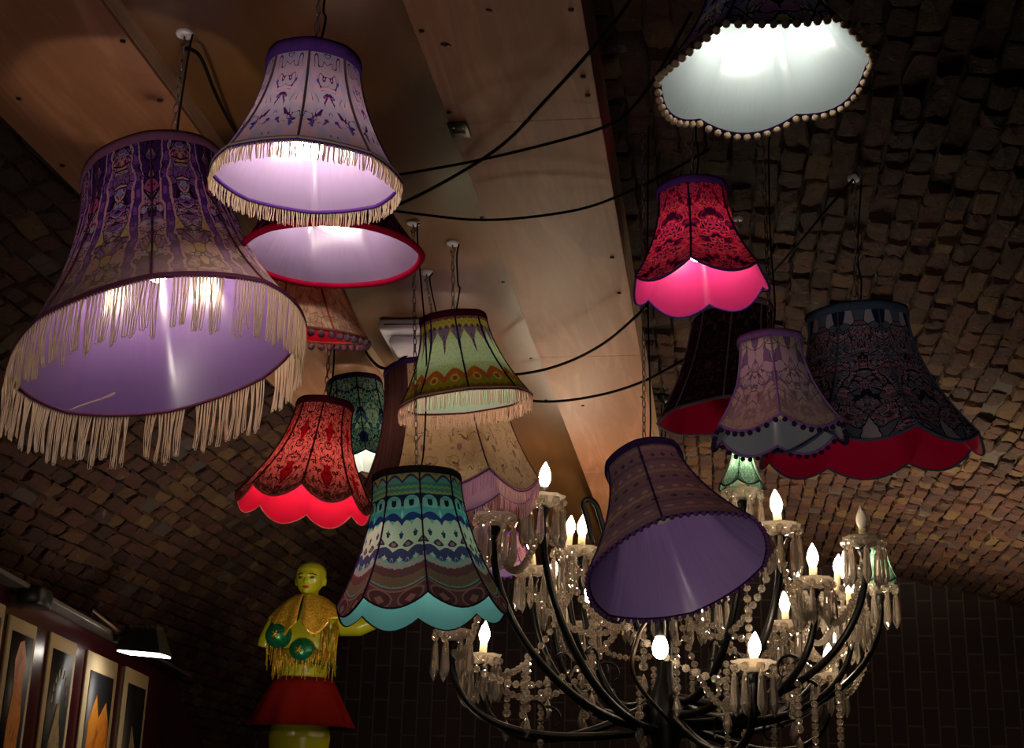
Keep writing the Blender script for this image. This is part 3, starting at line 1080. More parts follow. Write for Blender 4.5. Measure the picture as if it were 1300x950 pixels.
oC = lamp('dark plum lampshade with magenta rim and lilac lining, just below the pale lilac one', (410, 205), (421, 325), 62, 116, 3.15, -2, -2, F_C, LILAC2, T_PINK, N=6, flare=1.8, spin=.1,
     bulb=30, bulb_z=.09, bulb_r=.03, flat=.15, trim_r=.008)
oD = lamp('small faded rose lampshade with red lining and pompoms, below the magenta-rimmed one', (380, 318), (383, 424), 44, 86, 3.5, -6, -13, F_D, RED, T_SALMON, N=8, flare=1.7, spin=0,
     pom=(.0095, 42, P_GREY, .013), bulb=16, bulb_c=WARM, bulb_z=.08)
oE = lamp('red damask lampshade with scalloped hem and glowing red lining', (413, 515), (385, 643), 36, 87, 3.85, -8, .5, F_E, RED, T_SALMON, N=8, sc=17, flare=1.9, spin=.25,
     bulb=66, bulb_c=(1, .84, .78, 1), bulb_z=.11, trim_r=.003, top_trim=T_MAROON, seam=T_MAROON, puff=.03)
oF = lamp('blue and green flecked drum lampshade behind the red damask one', (450, 487), (462, 587), 35, 46, 5.25, 3, 4, F_F, WHITE, T_DKPURPLE, N=8, sc=5, flare=1.3, spin=.3, bulb=42, bulb_c=WARM, bulb_z=.09, trim_r=.003)
oG = lamp('wide cream and mauve panelled lampshade with lilac fringe, behind the yellow and turquoise ones', (560, 470), (573, 625), 74, 112, 4.85, 1.5, -4, F_G, LILAC_G, T_PURPLE, N=6, sc=22, flare=2.0, spin=.08,
     fringe=(19, 300, LILAC_Y, 'short'), bulb=120, bulb_c=WARM, bulb_z=.2, trim_r=.003, seam=T_GREY, hk=(542, 345, 1.71), hook_label='white hook disc on the brown panel above the cream and mauve lampshade', flat=.6)
dH = depth_for((575, 405), (575, 308), 1.71)
oH = lamp('yellow and green ikat print lampshade with mint lining and pink fringe', (575, 405), (592, 510), 42, 85, dH, 6, -6.5, F_H, MINT, T_MAROON, N=8, flare=1.8, spin=.2,
     fringe=(19, 300, PINK_Y, 'short'), bulb=85, bulb_c=WARM, bulb_z=.11, trim_r=.004, seam=T_DKPURPLE, hk=(575, 308, 1.71), hook_label='small hook on the brown panel above the yellow lampshade')
dI = depth_for((529, 606), (525, 282), 1.71)
oI = lamp('turquoise banded folk print lampshade with scalloped hem and turquoise lining', (529, 607), (537, 778), 57, 109, dI, 1, .5, F_I, TEAL, T_DARK, N=8, sc=18, flare=1.9, spin=.26,
     bulb=60, bulb_c=(1, .9, .75, 1), bulb_z=.16, trim_r=.003, seam=T_DKPURPLE, puff=.03, hk=(525, 282, 1.71), hook_label='small hook on the brown panel above the turquoise lampshade')
oJ = lamp('unlit brown and purple banded lampshade tilted to show its purple lining', (817, 589), (861, 721), 53, 122, 3.3, 17.5, 21, F_J, LAVENDER, T_DKPURPLE, N=6, flare=1.7, spin=.5,
     pom=(.0062, 74, P_PLUM, .004), flat=.3, trim_r=.003, bulb_z=.16)
oK = lamp('dark jewel print lampshade with white lining and cream pompoms, very bright, top right', (966, -45), (970, 97), 62, 134, 2.5, 7, .5, F_K, WHITE, T_DKPURPLE, N=6, sc=16, flare=1.8, spin=.15,
     pom=(.0072, 62, P_CREAM, .006), bulb=21, bulb_c=(1, .93, .80, 1), bulb_z=.072, bulb_r=.036, trim_r=.003, flat=.35, puff=.04)
oL = lamp('hot pink and black damask lampshade with glowing pink lining', (879, 243), (890, 366), 46, 88, 3.4, 4, -1, F_L, HOTPINK, T_PURPLE, N=6, sc=18, flare=2.0, spin=.4,
     bulb=46, bulb_c=(1, .85, .7, 1), bulb_z=.10, trim_r=.003, seam=T_DKPURPLE, puff=.05)
oM = lamp('dark wine lampshade with crimson lining, unlit, half hidden under the hot pink one', (930, 398), (918, 528), 52, 84, 4.4, 8, 0, F_M, CRIMSON, T_GREY, N=8, flare=2.0, spin=0, trim_r=.005, bulb_z=.16)
oN = lamp('lilac grey tapestry lampshade with small purple pompoms, unlit', (977, 432), (989, 554), 42, 86, 3.55, 4, -2, F_N, GREYL, T_LILAC, N=6, sc=16, flare=2.0, spin=.5,
     pom=(.0068, 48, P_DARK, .008), trim_r=.005, puff=.03)
dO = depth_for((1088, 402), (1085, 225), vault_z(.42) - 1.6)
oO = lamp('big navy and red painted print lampshade with crimson scalloped lining, unlit, rightmost', (1088, 402), (1104, 577), 65, 140, dO, 5, -4, F_O, CRIMSON, T_BLUE, N=8, sc=17, flare=1.9, spin=.3,
     trim_r=.004, puff=.03, top_w=.014, bulb_z=.17, hk=(1085, 226, vault_z(.41) - 1.6), hook_label='hook disc on the brick vault above the big navy lampshade')
oS = lamp('small grey lampshade half hidden behind the turquoise one', (600, 640), (606, 705), 16, 30, 6.0, 0, 0, plain_cloth('grey_pleated_cloth', '6c6070', .2), GREYL, T_DARK, N=8, flare=1.3, cord=False, bulb_z=.07, bulb_r=.02)
oQ = lamp('pink floral lampshade with purple pompoms, behind the chandelier arms', (640, 680), (642, 725), 24, 36, 7.0, 0, 0, F_Q, LILAC, T_PURPLE, N=6, sc=5, flare=1.6, pom=(.007, 26, P_PLUM, .008), cord=False, bulb=8, bulb_c=WARM, bulb_z=.08, bulb_r=.02)
# ------------------------------------------------------------------ chandelier
HUB = at(845, 900, 4.3)
CS = 1.34                                  # a wide one: about 1.9 m across
ch = empty('chandelier', at(845, 900, 4.3 * CS), Matrix.Diagonal((CS, CS, CS)), 'large black chandelier with glass drip pans, crystal drops and candle bulbs', 'chandelier')
_h = at(845, 900, 4.3 * CS)
zt = (ceil_z(_h.x, _h.y) - _h.z) / CS
# stem and centre column
b = MB()
b.lathe([(.004, -.34), (.02, -.33), (.035, -.30), (.02, -.26), (.025, -.2), (.04, -.12), (.055, -.05), (.055, .02), (.04, .06), (.025, .1), (.022, .2), (.034, .26), (.04, .30), (.022, .35), (.018, .46), (.03, .49), (.03, .51), (.012, .53)], 24)
b.build('centre_column', MAT['black'], ch)
b = MB(); chain_mb(b, V((0, 0, .53)), V((0, 0, zt - .03)), .003, .05); b.build('chain', MAT['black'], ch)
b = MB(); b.lathe([(.022, zt), (.022, zt - .006), (.016, zt - .02), (.006, zt - .03)], 20); b.build('ceiling_rose', MAT['black'], ch)
b = MB(); b.lathe([(.02, .30), (.10, .315), (.135, .34), (.138, .345), (.10, .325), (.02, .312)], 28, wob=lambda a, r, z: 1 + (.06 * math.cos(8 * a) if r > .08 else 0)); b.build('glass_dish', MAT['glass'], ch)


def drop_mesh():
    b = MB()
    b.ball((0, 0, -.011), .0115, 8, 5)
    prof = [(.0015, -.023), (.007, -.034), (.0105, -.08), (.0125, -.108), (.007, -.124), (.0008, -.135)]
    b.lathe(prof, 6)
    return b


DROP = drop_mesh().mesh('crystal_drop', MAT['glass'], smooth=False)
n_drop = 0
extra = MB()
PAN_TOP = {}


def add_arm(bulb, pan, d, kind, idx, big=1.0):
    """kind: lit, dark, off, none, shade, down"""
    global n_drop
    p = at(pan[0], pan[1], d) - HUB
    hd = V((p.x, p.y, 0))
    R_ = hd.length
    hd.normalize()
    base = hd * .06 + V((0, 0, -.02 + .05 * ((idx * 37) % 5 - 2) * .5))
    b = MB()
    low = min(-.04, p.z - .30)
    c1 = hd * (R_ * .62) + V((0, 0, low * .6 - .05))
    c2 = hd * (R_ * 1.04) + V((0, 0, p.z - .26))
    e = p - V((0, 0, .012))
    pts = []
    for i in range(25):
        t = i / 24
        pts.append(base * (1 - t) ** 3 + c1 * 3 * t * (1 - t) ** 2 + c2 * 3 * t * t * (1 - t) + e * t ** 3)
    b.tube(pts, [.0135 - .004 * i / 24 for i in range(25)], 8)
    # scrolled leaf along the arm
    q = pts[9]
    sc_ = []
    for i in range(14):
        a = i / 13 * 4.2
        rr = .055 * (1 - i / 16)
        sc_.append(q + hd * (rr * math.cos(a + .5)) + V((0, 0, .05 + rr * math.sin(a + .5))))
    b.tube(sc_, [.006 - .0003 * i for i in range(14)], 6)
    arm = b.build('arm', MAT['black'], ch)
    s_ = big
    # drip pan
    b = MB()
    b.lathe([(.010, -.006), (.03 * s_, .0), (.05 * s_, .014), (.056 * s_, .026), (.053 * s_, .026), (.046 * s_, .017), (.028 * s_, .006), (.010, .004)], 24, p,
            wob=lambda a, r, z: 1 + (.09 * math.cos(8 * a) if r > .04 else 0))
    b.build('drip_pan', MAT['glass'], arm)
    b = MB(); b.lathe([(.006, -.045), (.011, -.03), (.02, -.012), (.013, -.004), (.006, 0)], 14, p); b.build('arm_cup', MAT['black'], arm)
    nd = 8
    for i in range(nd):
        a = 2 * PI * (i + .4 * (idx % 3)) / nd
        q = p + V((.054 * s_ * math.cos(a), .054 * s_ * math.sin(a), .018))
        if n_drop < 98:
            place('crystal_drop', DROP, arm, Matrix.Translation(q) @ Matrix.Rotation(a, 4, 'Z'))
            n_drop += 1
        else:
            k = drop_mesh()
            extra.add([V(x) + q for x in k.v], k.f)
    if kind == 'none': return
    up = p + V((0, 0, .005))
    hgt = .075
    if bulb:
        bt = at(bulb[0], bulb[1], d) - HUB
        hgt = max(.03, min(.11, (bt.z - p.z) - .062))
        lean = V((bt.x - p.x, bt.y - p.y, 0)) * .9
        ax = (V((0, 0, hgt + .06)) + lean).normalized()
    else: ax = V((0, 0, 1))
    b = MB(); b.tube([up, up + ax * hgt], .0115, 14)
    b.build('candle_sleeve', MAT['sleeve_dark'] if kind == 'dark' else MAT['sleeve'], arm)
    b = MB()
    z0 = hgt
    prof = [(.009, 0), (.014, .011), (.0165, .022), (.015, .035), (.0095, .049), (.003, .061), (.0006, .065)]
    qm = UP.rotation_difference(ax).to_matrix()
    b.lathe(prof, 12)
    b.v = [tuple(up + ax * z0 + qm @ V(x)) for x in b.v]
    if kind == 'shade':
        b.build('bulb', bulb_mat((1, .82, .55, 1), 32.0), arm)
        b = MB(); N = 6
        vs, fs, uv = [], [], []
        for i in range(9):
            t = i / 8
            for j in range(48):
                fr = (j % 8) / 8
                r = .028 + (.064 - .028) * (1 - t) ** 1.8
                r *= 1 + .05 * math.sin(PI * fr) * (1 - t)
                z = .045 + .105 * t - .016 * math.sin(PI * fr) * (1 - t) ** 2
                vs.append(p + V((r * math.cos(2 * PI * j / 48 + .3), r * math.sin(2 * PI * j / 48 + .3), z)))
        for i in range(8):
            for j in range(48):
                fs.append((i * 48 + j, i * 48 + (j + 1) % 48, (i + 1) * 48 + (j + 1) % 48, (i + 1) * 48 + j))
                uv += [(j / 8, i / 8), ((j + 1) / 8, i / 8), ((j + 1) / 8, (i + 1) / 8), (j / 8, (i + 1) / 8)]
        b.add(vs, fs, uv)
        b.build('candle_shade', F_P, arm)
        b = MB(); b.tube(vs[:48], .0028, 5, closed=True); b.tube(vs[-48:], .0024, 5, closed=True)
        for q in range(6): b.tube([vs[i * 48 + q * 8] for i in range(9)], .0014, 4)
        b.build('shade_binding', T_DARK, arm)
    else:
        b.build('bulb', MAT['bulb_off'] if kind == 'off' else MAT['candle_lit'], arm)


ARMS = [((693, 588), (690, 642), 3.75, 'dark'), ((740, 655), (738, 706), 4.4, 'lit'), ((726, 655), (721, 707), 4.75, 'lit'),
        ((672, 672), (677, 731), 4.5, 'lit'), ((703, 709), (703, 762), 4.9, 'lit'), (None, (628, 666), 3.72, 'none'),
        ((983, 622), (989, 678), 3.72, 'lit'), (None, (943, 634), 3.95, 'shade'), ((1031, 691), (1033, 746), 3.95, 'lit'),
        ((1014, 708), (1010, 762), 4.8, 'lit'), ((1065, 704), (1062, 762), 4.85, 'lit'), ((1077, 727), (1080, 782), 4.5, 'lit'),
        ((1092, 643), (1097, 694), 3.9, 'off'), (None, (1117, 753), 4.6, 'shade'), ((995, 752), (998, 800), 4.45, 'lit'),
        ((1065, 762), (1067, 802), 5.0, 'lit'), ((959, 804), (957, 852), 3.62, 'lit'), ((997, 786), (1000, 832), 4.95, 'lit'),
        ((1052, 818), (1052, 866), 4.6, 'lit'), ((617, 790), (612, 842), 4.2, 'lit'), (None, (575, 812), 3.95, 'none'),
        ((745, 745), (742, 800), 5.0, 'lit'), ((905, 700), (905, 762), 5.05, 'lit')]
for i, (bu, pa, d, k) in enumerate(ARMS): add_arm(bu, pa, d, k, i)
extra.build('crystal_drops', MAT['glass'], ch, smooth=False, kind='stuff')

# a looped arm with a bulb that points down
s0 = at(838, 792, 3.55) - HUB
b = MB(); b.tube(arc_pts([V((.02, -.05, -.05)), at(806, 862, 3.65) - HUB, at(808, 815, 3.58) - HUB, at(824, 785, 3.55) - HUB, s0 + V((0, 0, .01))], 6), .006, 6)
arm = b.build('arm', MAT['sleeve_dark'], ch)
b = MB(); b.lathe([(.008, .012), (.014, .008), (.015, -.03), (.012, -.034)], 12, s0); b.build('bulb_socket', MAT['black_plastic'], arm)
b = MB(); b.lathe([(.011, -.034), (.017, -.046), (.021, -.062), (.018, -.078), (.009, -.088), (.001, -.09)], 12, s0); b.build('bulb', MAT['candle_lit'], arm)
# tall scroll bracket behind the tilted shade
b = MB(); P = [(752, 690), (747, 665), (741, 641), (747, 634), (757, 642), (764, 664), (772, 690), (790, 740), (820, 830)]
b.tube(arc_pts([at(x, y, 4.15) - HUB for x, y in P], 5), .009, 7); b.build('scroll_bracket', MAT['black'], ch)

# garlands of beads
BEADS = MB().ball((0, 0, 0), .011, 8, 5)


def garland(p0, p1, sag, nb, r=1.0):
    b = MB()
    for i in range(nb + 1):
        t = i / nb
        q = p0 + (p1 - p0) * t - V((0, 0, sag * 4 * t * (1 - t)))
        b.add([V(x) * r + q for x in BEADS.v], BEADS.f)
    b.tube([p0 + (p1 - p0) * (i / nb) - V((0, 0, sag * 4 * (i / nb) * (1 - i / nb))) for i in range(nb + 1)], .0015, 4)
    b.build('bead_garland', MAT['glass'], ch, smooth=False)


pp = [at(pa[0], pa[1], d) - HUB for (_, pa, d, k) in ARMS]
order = sorted(range(len(pp)), key=lambda i: math.atan2(pp[i].y, pp[i].x))
for a_, b_ in zip(order, order[1:] + order[:1]):
    garland(pp[a_] - V((0, 0, .03)), pp[b_] - V((0, 0, .03)), .12, 22)
for i in (0, 5, 6, 8, 12, 16, 19, 20):
    garland(V((0, 0, .3)) + V((pp[i].x, pp[i].y, 0)).normalized() * .12, pp[i] - V((0, 0, .03)), .16, 24)
rr = random.Random(11)
for i in range(26):     # straight strings of beads with a pear drop, under the arms
    a = 2 * PI * i / 26
    R_ = rr.uniform(.2, .62)
    top = V((R_ * math.cos(a), R_ * math.sin(a), rr.uniform(.02, .26)))
    b = MB(); nb = rr.randint(6, 11)
    for k in range(nb): b.add([V(x) * (1.25 if k == nb - 1 else .95) + top - V((0, 0, .021 * k)) for x in BEADS.v], BEADS.f)
    b.lathe([(.001, -.021 * nb), (.008, -.021 * nb - .015), (.014, -.021 * nb - .04), (.006, -.021 * nb - .058), (.001, -.021 * nb - .064)], 6, top)
    b.build('bead_string', MAT['glass'], ch, smooth=False)
for i in range(14):     # prisms round the dish and bowl
    a = 2 * PI * i / 14
    b = MB(); k = drop_mesh(); q = V((.125 * math.cos(a), .125 * math.sin(a), .335)); b.add([V(x) + q for x in k.v], k.f)
    b.build('dish_drop', MAT['glass'], ch, smooth=False)

# ------------------------------------------------------------------ cables near the ceiling
def cable(name_label, P, r=.0045, close=0.0):
    pts = []
    for (x, y, z) in P: pts.append(on_h(x, y, z))
    b = MB(); b.tube(arc_pts(pts, 8), r, 6)
    c = pts[0]
    b.v = [tuple(V(v) - c) for v in b.v]
    o = b.build('cable', MAT['cable'])
    o.location = c
    return tag(o, name_label, 'cable', 'black cables strung under the ceiling')


PZ = 1.62
cable('black cable running steeply up across the plywood boxing to the top edge', [(815, -25, 1.70), (790, 15, 1.66), (745, 70, 1.63), (690, 130, 1.62), (640, 182, 1.63), (580, 222, 1.64), (515, 256, 1.66), (470, 272, 1.707)], .0046)
cable('black cable over the plate on the boxing, bending up onto the brick', [(878, 15, 1.80), (838, 88, 1.70), (800, 140, 1.66), (765, 162, 1.615), (690, 184, 1.595), (600, 205, 1.60), (512, 221, 1.66), (460, 230, 1.707)], .0042)
cable('black cable sagging below the electrical plate, third across the boxing from the top', [(900, 190, 1.81), (850, 218, 1.71), (790, 247, 1.64), (735, 266, 1.61), (660, 277, 1.60), (600, 279, 1.61), (540, 273, 1.64), (480, 265, 1.707)], .0042)
cable('black cable from the yellow lampshade rising to the hot pink one', [(830, 378, 1.80), (806, 403, 1.60), (765, 437, 1.58), (715, 462, 1.58), (660, 475, 1.60), (585, 478, 1.707)], .0052)
cable('lowest black cable across the boxing, beside the fringe of the yellow lampshade', [(900, 438, 1.80), (870, 456, 1.66), (815, 485, 1.59), (760, 502, 1.58), (700, 510, 1.59), (650, 505, 1.62), (580, 488, 1.707)], .0052)
cable('thin black cable slanting from the hook disc over the navy lampshade', [(1083, 228, 1.78), (1055, 260, 1.75), (1015, 308, 1.73), (975, 352, 1.74), (940, 380, 1.81)], .0042)
cable('black cable curling down from the hook disc beside the left boxing', [(232, 62, 1.69), (243, 63, 1.69), (256, 75, 1.68), (272, 115, 1.68), (285, 142, 1.69), (303, 172, 1.70), (340, 215, 1.70)], .0045)
cable('black cable looping from the white ceiling box to the panel', [(435, 372, 1.70), (452, 420, 1.67), (470, 455, 1.64), (490, 468, 1.62), (515, 452, 1.63), (525, 445, 1.66)], .0060)
hook(on_h(937, 277, vault_z(.1) - 1.6 - .012), 'lone white disc on the brick beside the hot pink lampshade', r=.016)

# electrical plate
p = on_h(583, 163, 1.65)
o = empty('electrical_plate', p, None, 'small dark square plate screwed to the plywood boxing', 'electrical plate')
b = MB(); b.box((0, 0, -.004), .05, .075, .008, bev=.002); b.build('plate', plain('tarnished_green_metal', '3c3c2c', .45, .6), o)
for s_ in (-1, 1):
    b = MB(); b.lathe([(.001, -.011), (.005, -.0105), (.0055, -.007)], 10, (s_ * .012, -.022, 0)); b.build('plate_screw', MAT['chain'], o)
b = MB(); b.box((0, .012, -.009), .03, .012, .003, bev=.001); b.build('label_strip', plain('pale_label', '8a8672', .6), o)

# white box on the ceiling panel
p = on_h(529, 428, 1.71)
o = empty('ceiling_box', p, Matrix.Rotation(.05, 3, 'Z'), 'white plastic box fixed to the brown ceiling panel behind the yellow lampshade', 'ceiling box')
b = MB(); b.box((0, 0, -.022), .21, .40, .044, bev=.008); b.build('housing', MAT['white_plastic'], o)
b = MB(); b.box((.0, -.03, -.062), .15, .24, .038, bev=.012); b.build('cover', MAT['white_plastic'], o)
b = MB(); b.box((0, -.203, -.024), .17, .006, .004); b.build('seam', MAT['trim_grey'], o)
for s_ in (-1, 1):
    b = MB(); b.lathe([(.001, -.048), (.006, -.047), (.006, -.042)], 10, (s_ * .08, .15, 0)); b.build('box_screw', MAT['trim_grey'], o)

# ------------------------------------------------------------------ floodlight on the left wall
p = at(184, 818, 6.2)
to = wn
fx = wd
fl = empty('floodlight', p, None, 'black floodlight with a glowing white face, on an arm above the red wall', 'floodlight')
Rf = Matrix.Rotation(math.radians(3), 3, 'Y')
b = MB()
hx, hy, hz = .105, .075, .06
vs = [V((-hx * .8, -hy * .6, hz)), V((hx * .62, -hy * .6, hz)), V((hx * .62, hy * .7, hz)), V((-hx * .8, hy * .7, hz)),
      V((-hx, -hy, -hz * .55)), V((hx, -hy, -hz * .8)), V((hx, hy, -hz * .8)), V((-hx, hy, -hz * .55))]
b.add([p + v for v in vs], [(0, 1, 2, 3), (4, 7, 6, 5), (0, 4, 5, 1), (1, 5, 6, 2), (2, 6, 7, 3), (3, 7, 4, 0)])
b.build('lamp_body', MAT['black_plastic'], fl, world=True, smooth=False)
b = MB()
for i in range(6): b.box(p + V((-.07 + .026 * i, .0, hz + .008)), .005, .08, .022)
b.build('cooling_fins', MAT['black_plastic'], fl, world=True, smooth=False)
b = MB()
vs = [V((-hx * .92, -hy * .93, -hz * .55 - .008)), V((hx * .94, -hy * .93, -hz * .8 - .008)), V((hx * .94, hy * .93, -hz * .8 - .008)), V((-hx * .92, hy * .93, -hz * .55 - .008))]
vs = vs + [v + V((0, 0, .006)) for v in vs]
b.add([p + v for v in vs], [(0, 3, 2, 1), (4, 5, 6, 7), (0, 1, 5, 4), (1, 2, 6, 5), (2, 3, 7, 6), (3, 0, 4, 7)])
b.build('lit_face', emit('floodlight_glow', (1, .93, .82, 1), 18), fl, world=True, smooth=False)
w_ = on_wall(112, 812, .01); w_.z = WT + .03
b = MB(); b.tube([w_, w_ + V((0, 0, .06)), p + V((-hx * .9, 0, .03))], .008, 6); b.build('mounting_arm', plain('bare_metal_arm', '7a6a58', .5, .6), fl, world=True)
b = MB(); b.box(p + V((-hx * 1.05, 0, .02)), .05, .1, .035, bev=.005); b.build('bracket', MAT['black_plastic'], fl, world=True)
q = on_wall(45, 775, .05); q.z = WT - .0
# dark folded cloth / bracket on the wall top
p2 = on_wall(42, 776, .07); p2.z = WT - .045
o = empty('spot_lamp', p2, Rw, 'black unlit spot lamp clamped on top of the red wall above the left paintings', 'spot lamp')
b = MB(); b.box((0, 0, .03), .16, .09, .07, bev=.012); b.build('lamp_body', MAT['black_plastic'], o)
b = MB(); b.tube([V((.05, 0, .04)), V((.14, .0, .045)), V((.22, .02, .03))], .022, 8); b.build('lamp_neck', MAT['black_plastic'], o)
b = MB(); b.box((.02, .06, .07), .05, .1, .02, bev=.004); b.build('clamp', MAT['black'], o)

# ------------------------------------------------------------------ paintings on the left wall
CANVAS = plain('aged_cream_canvas', 'b8a47c', .7)
INK = plain('dark_painted_ground', '15161c', .5)
t = NT('orange_painted_figure')
n = t.noise(t.obj(), 9, 4, .6, .8)
ORANGE = t.pbr(t.ramp(n, [(.3, '8a3c10'), (.5, 'd07c20'), (.62, 'c8882c'), (.75, '7a2c18')], 'LINEAR'), .5)
t = NT('pale_painted_figure')
n = t.noise(t.obj(), 16, 4, .6, .8)
PALE = t.pbr(t.ramp(n, [(.3, '5a4c38'), (.5, 'a8946a'), (.7, '6a5236')], 'LINEAR'), .5)


def painting(xl, xr, yt, label, fig, top_trim=0.0):
    a = on_wall(xl, yt, .006); c = on_wall(xr, yt + (xr - xl) * .42, .006)
    w = V((c.x - a.x, c.y - a.y, 0)).length
    zt_ = (a.z + c.z) / 2 if abs(a.z - c.z) < .2 else a.z
    zt_ = min(zt_, WT - .03)
    h = w * 1.75
    ctr = V(((a.x + c.x) / 2, (a.y + c.y) / 2, zt_ - h / 2))
    o = empty('painting', ctr, Rw, label, 'painting', 'paintings in a row on the red wall')
    b = MB(); b.box((0, 0, 0), w, .012, h, bev=.003); b.build('canvas', CANVAS, o)
    b = MB(); b.box((0, -.0075, -.01), w * .76, .004, h * .86); b.build('dark_ground', INK, o)
    b = MB()
    def slab(poly, y=-.0115):
        vs = [V((x * w, y, z * h)) for x, z in poly] + [V((x * w, y + .003, z * h)) for x, z in poly]
        k = len(poly)
        b.add(vs, [tuple(range(k)), tuple(range(2 * k - 1, k - 1, -1))] + [(i, k + i, k + (i + 1) % k, (i + 1) % k) for i in range(k)])
    if fig == 0:
        slab([(-.22, -.42), (-.05, -.42), (.2, -.42), (.24, -.1), (.16, .12), (.2, .26), (.04, .38), (-.1, .36), (-.2, .25), (-.14, .05), (-.2, -.12)])
        m_ = ORANGE
    elif fig == 1:
        for i in range(9):
            an = PI * i / 8
            x, z = .25 * math.cos(an), .14 + .16 * math.sin(an)
            slab([(x - .025, z - .02), (x + .025, z - .02), (x, z + .03)])
        slab([(-.3, -.42), (.3, -.42), (.2, -.1), (.08, .03), (.05, .12), (-.05, .12), (-.08, .03), (-.2, -.1)])
        m_ = PALE
    elif fig == 2:
        slab([(-.34, -.42), (.34, -.42), (.34, .2), (.2, .3), (.0, .22), (-.12, .32), (-.3, .2)])
        m_ = ORANGE
    else:
        slab([(-.2, -.4), (.25, -.4), (.1, .1), (-.08, .2)])
        m_ = PALE
    b.build('figure', m_, o, smooth=False)
    return o


painting(-32, 6, 752, 'painting at the very left edge, mostly cut off, on the red wall', 3)
painting(12, 46, 781, 'painting of a tall orange shape on a dark ground, leftmost whole one', 0)
painting(64, 97, 803, 'painting with an arc of pale points over a pale figure, second whole one', 1)
painting(111, 149, 826, 'painting with a broad golden shape, below the floodlight arm', 2)
painting(160, 188, 847, 'painting cut off by the lower edge, nearest under the floodlight', 3)

# ------------------------------------------------------------------ mannequin
SKIN = NT('glossy_lime_yellow_paint').pbr('a0a020', .22)
DM = 7.4
pm = at(390, 800, DM)
fwd = V((-pm.x, -pm.y, 0)).normalized()          # faces the camera
yaw = Matrix.Rotation(math.atan2(fwd.y, fwd.x) + PI / 2 - .28, 3, 'Z')   # local -y is the front, turned a little
k = DM / F


def mz(y): return at(390, y, DM).z - pm.z


def mx(x): return (x - 390) * k


mo = empty('mannequin', V((pm.x, pm.y, pm.z)), yaw, 'bald lime yellow mannequin with a gold shawl and green sequin top', 'mannequin')
b = MB()
# stacked sections: (z, cx, cy, rx, ry)
def loft(sec, n=28):
    vs, fs = [], []
    for (z, cx, cy, rx, ry) in sec:
        for j in range(n):
            a = 2 * PI * j / n
            vs.append(V((cx + rx * math.cos(a), cy + ry * math.sin(a), z)))
    for i in range(len(sec) - 1):
        for j in range(n):
            fs.append((i * n + j, i * n + (j + 1) % n, (i + 1) * n + (j + 1) % n, (i + 1) * n + j))
    fs.append(tuple(range(n))[::-1]); fs.append(tuple((len(sec) - 1) * n + j for j in range(n)))
    b.add(vs, fs)


hz_t, hz_b = mz(708), mz(755)
hh = hz_t - hz_b
ntop, nbot = hz_b + .03, mz(768)
sh = mz(775)
loft([(sh - .78, 0, .0, .15, .10), (sh - .66, 0, 0, .165, .115), (sh - .5, 0, 0, .14, .10), (sh - .38, 0, 0, .118, .088), (sh - .26, 0, 0, .14, .10), (sh - .14, 0, 0, .165, .11), (sh - .06, 0, 0, .165, .09), (sh - .01, 0, .005, .12, .07), (sh + .02, 0, .01, .07, .055), (nbot + .02, 0, .01, .05, .05), (ntop, 0, 0, .045, .048), (ntop + .03, 0, 0, .044, .048)])
# head: jaw to crown
hc = (hz_t + hz_b) / 2
S = hh
loft([(hz_b, 0, -.035, .018, .02), (hz_b + S * .05, 0, -.03, .036, .042), (hz_b + S * .16, 0, -.02, .055, .066), (hz_b + S * .3, 0, -.008, .069, .085), (hz_b + S * .45, 0, .0, .077, .096), (hz_b + S * .6, 0, .006, .081, .101), (hz_b + S * .75, 0, .010, .078, .098), (hz_b + S * .87, 0, .012, .064, .082), (hz_b + S * .95, 0, .012, .042, .055), (hz_b + S, 0, .012, .014, .018)])
b.ball((0, -.1, hz_b + S * .33), .011, 10, 8, (1, 1.2, 1))                 # nose tip
b.tube([V((0, -.094, hz_b + S * .47)), V((0, -.102, hz_b + S * .34))], [.006, .010], 8)
b.tube([V((-.045, -.08, hz_b + S * .53)), V((-.02, -.094, hz_b + S * .55)), V((.02, -.094, hz_b + S * .55)), V((.045, -.08, hz_b + S * .53))], .007, 8)    # brow
for s_ in (-1, 1):
    b.ball((s_ * .08, .005, hz_b + S * .42), .022, 10, 8, (.4, .8, 1.2))      # ears
pass
CUPS = [(-.122, -.098, sh - .145), (.012, -.098, sh - .225)]
for c_ in CUPS: b.ball(c_, .064, 16, 12, (1, .9, 1))
b.ball((0, -.07, hz_b + S * .12), .022, 10, 8)                              # chin
# upper arms, cut off above the elbow
b.tube([V((-.15, 0, sh - .05)), V((-.185, -.005, sh - .1)), V((-.215, -.01, sh - .16)), V((-.225, -.01, sh - .2))], [.06, .053, .046, .042], 16)
b.tube([V((.14, 0, sh - .05)), V((.2, -.01, sh - .08)), V((.29, -.02, sh - .085)), V((.38, -.03, sh - .05)), V((.42, -.03, sh - .03))], [.06, .056, .05, .044, .04], 16)
body = b.build('body', SKIN, mo)
md = body.modifiers.new('Remesh', 'REMESH'); md.mode = 'VOXEL'; md.voxel_size = .007; md.use_smooth_shade = True
md = body.modifiers.new('Smooth', 'SMOOTH'); md.factor = .5; md.iterations = 5
EYE = plain('painted_eye_brown', '3a3208', .3)
for s_ in (-1, 1):
    b = MB(); b.ball((s_ * .031, -.0885, hz_b + S * .46), .0125, 12, 8, (1.15, .5, .55)); b.build('eye', EYE, mo)
    b = MB(); b.tube([V((s_ * .05, -.08, hz_b + S * .535)), V((s_ * .033, -.094, hz_b + S * .565)), V((s_ * .016, -.1, hz_b + S * .545))], .0028, 6); b.build('eyebrow', EYE, mo)
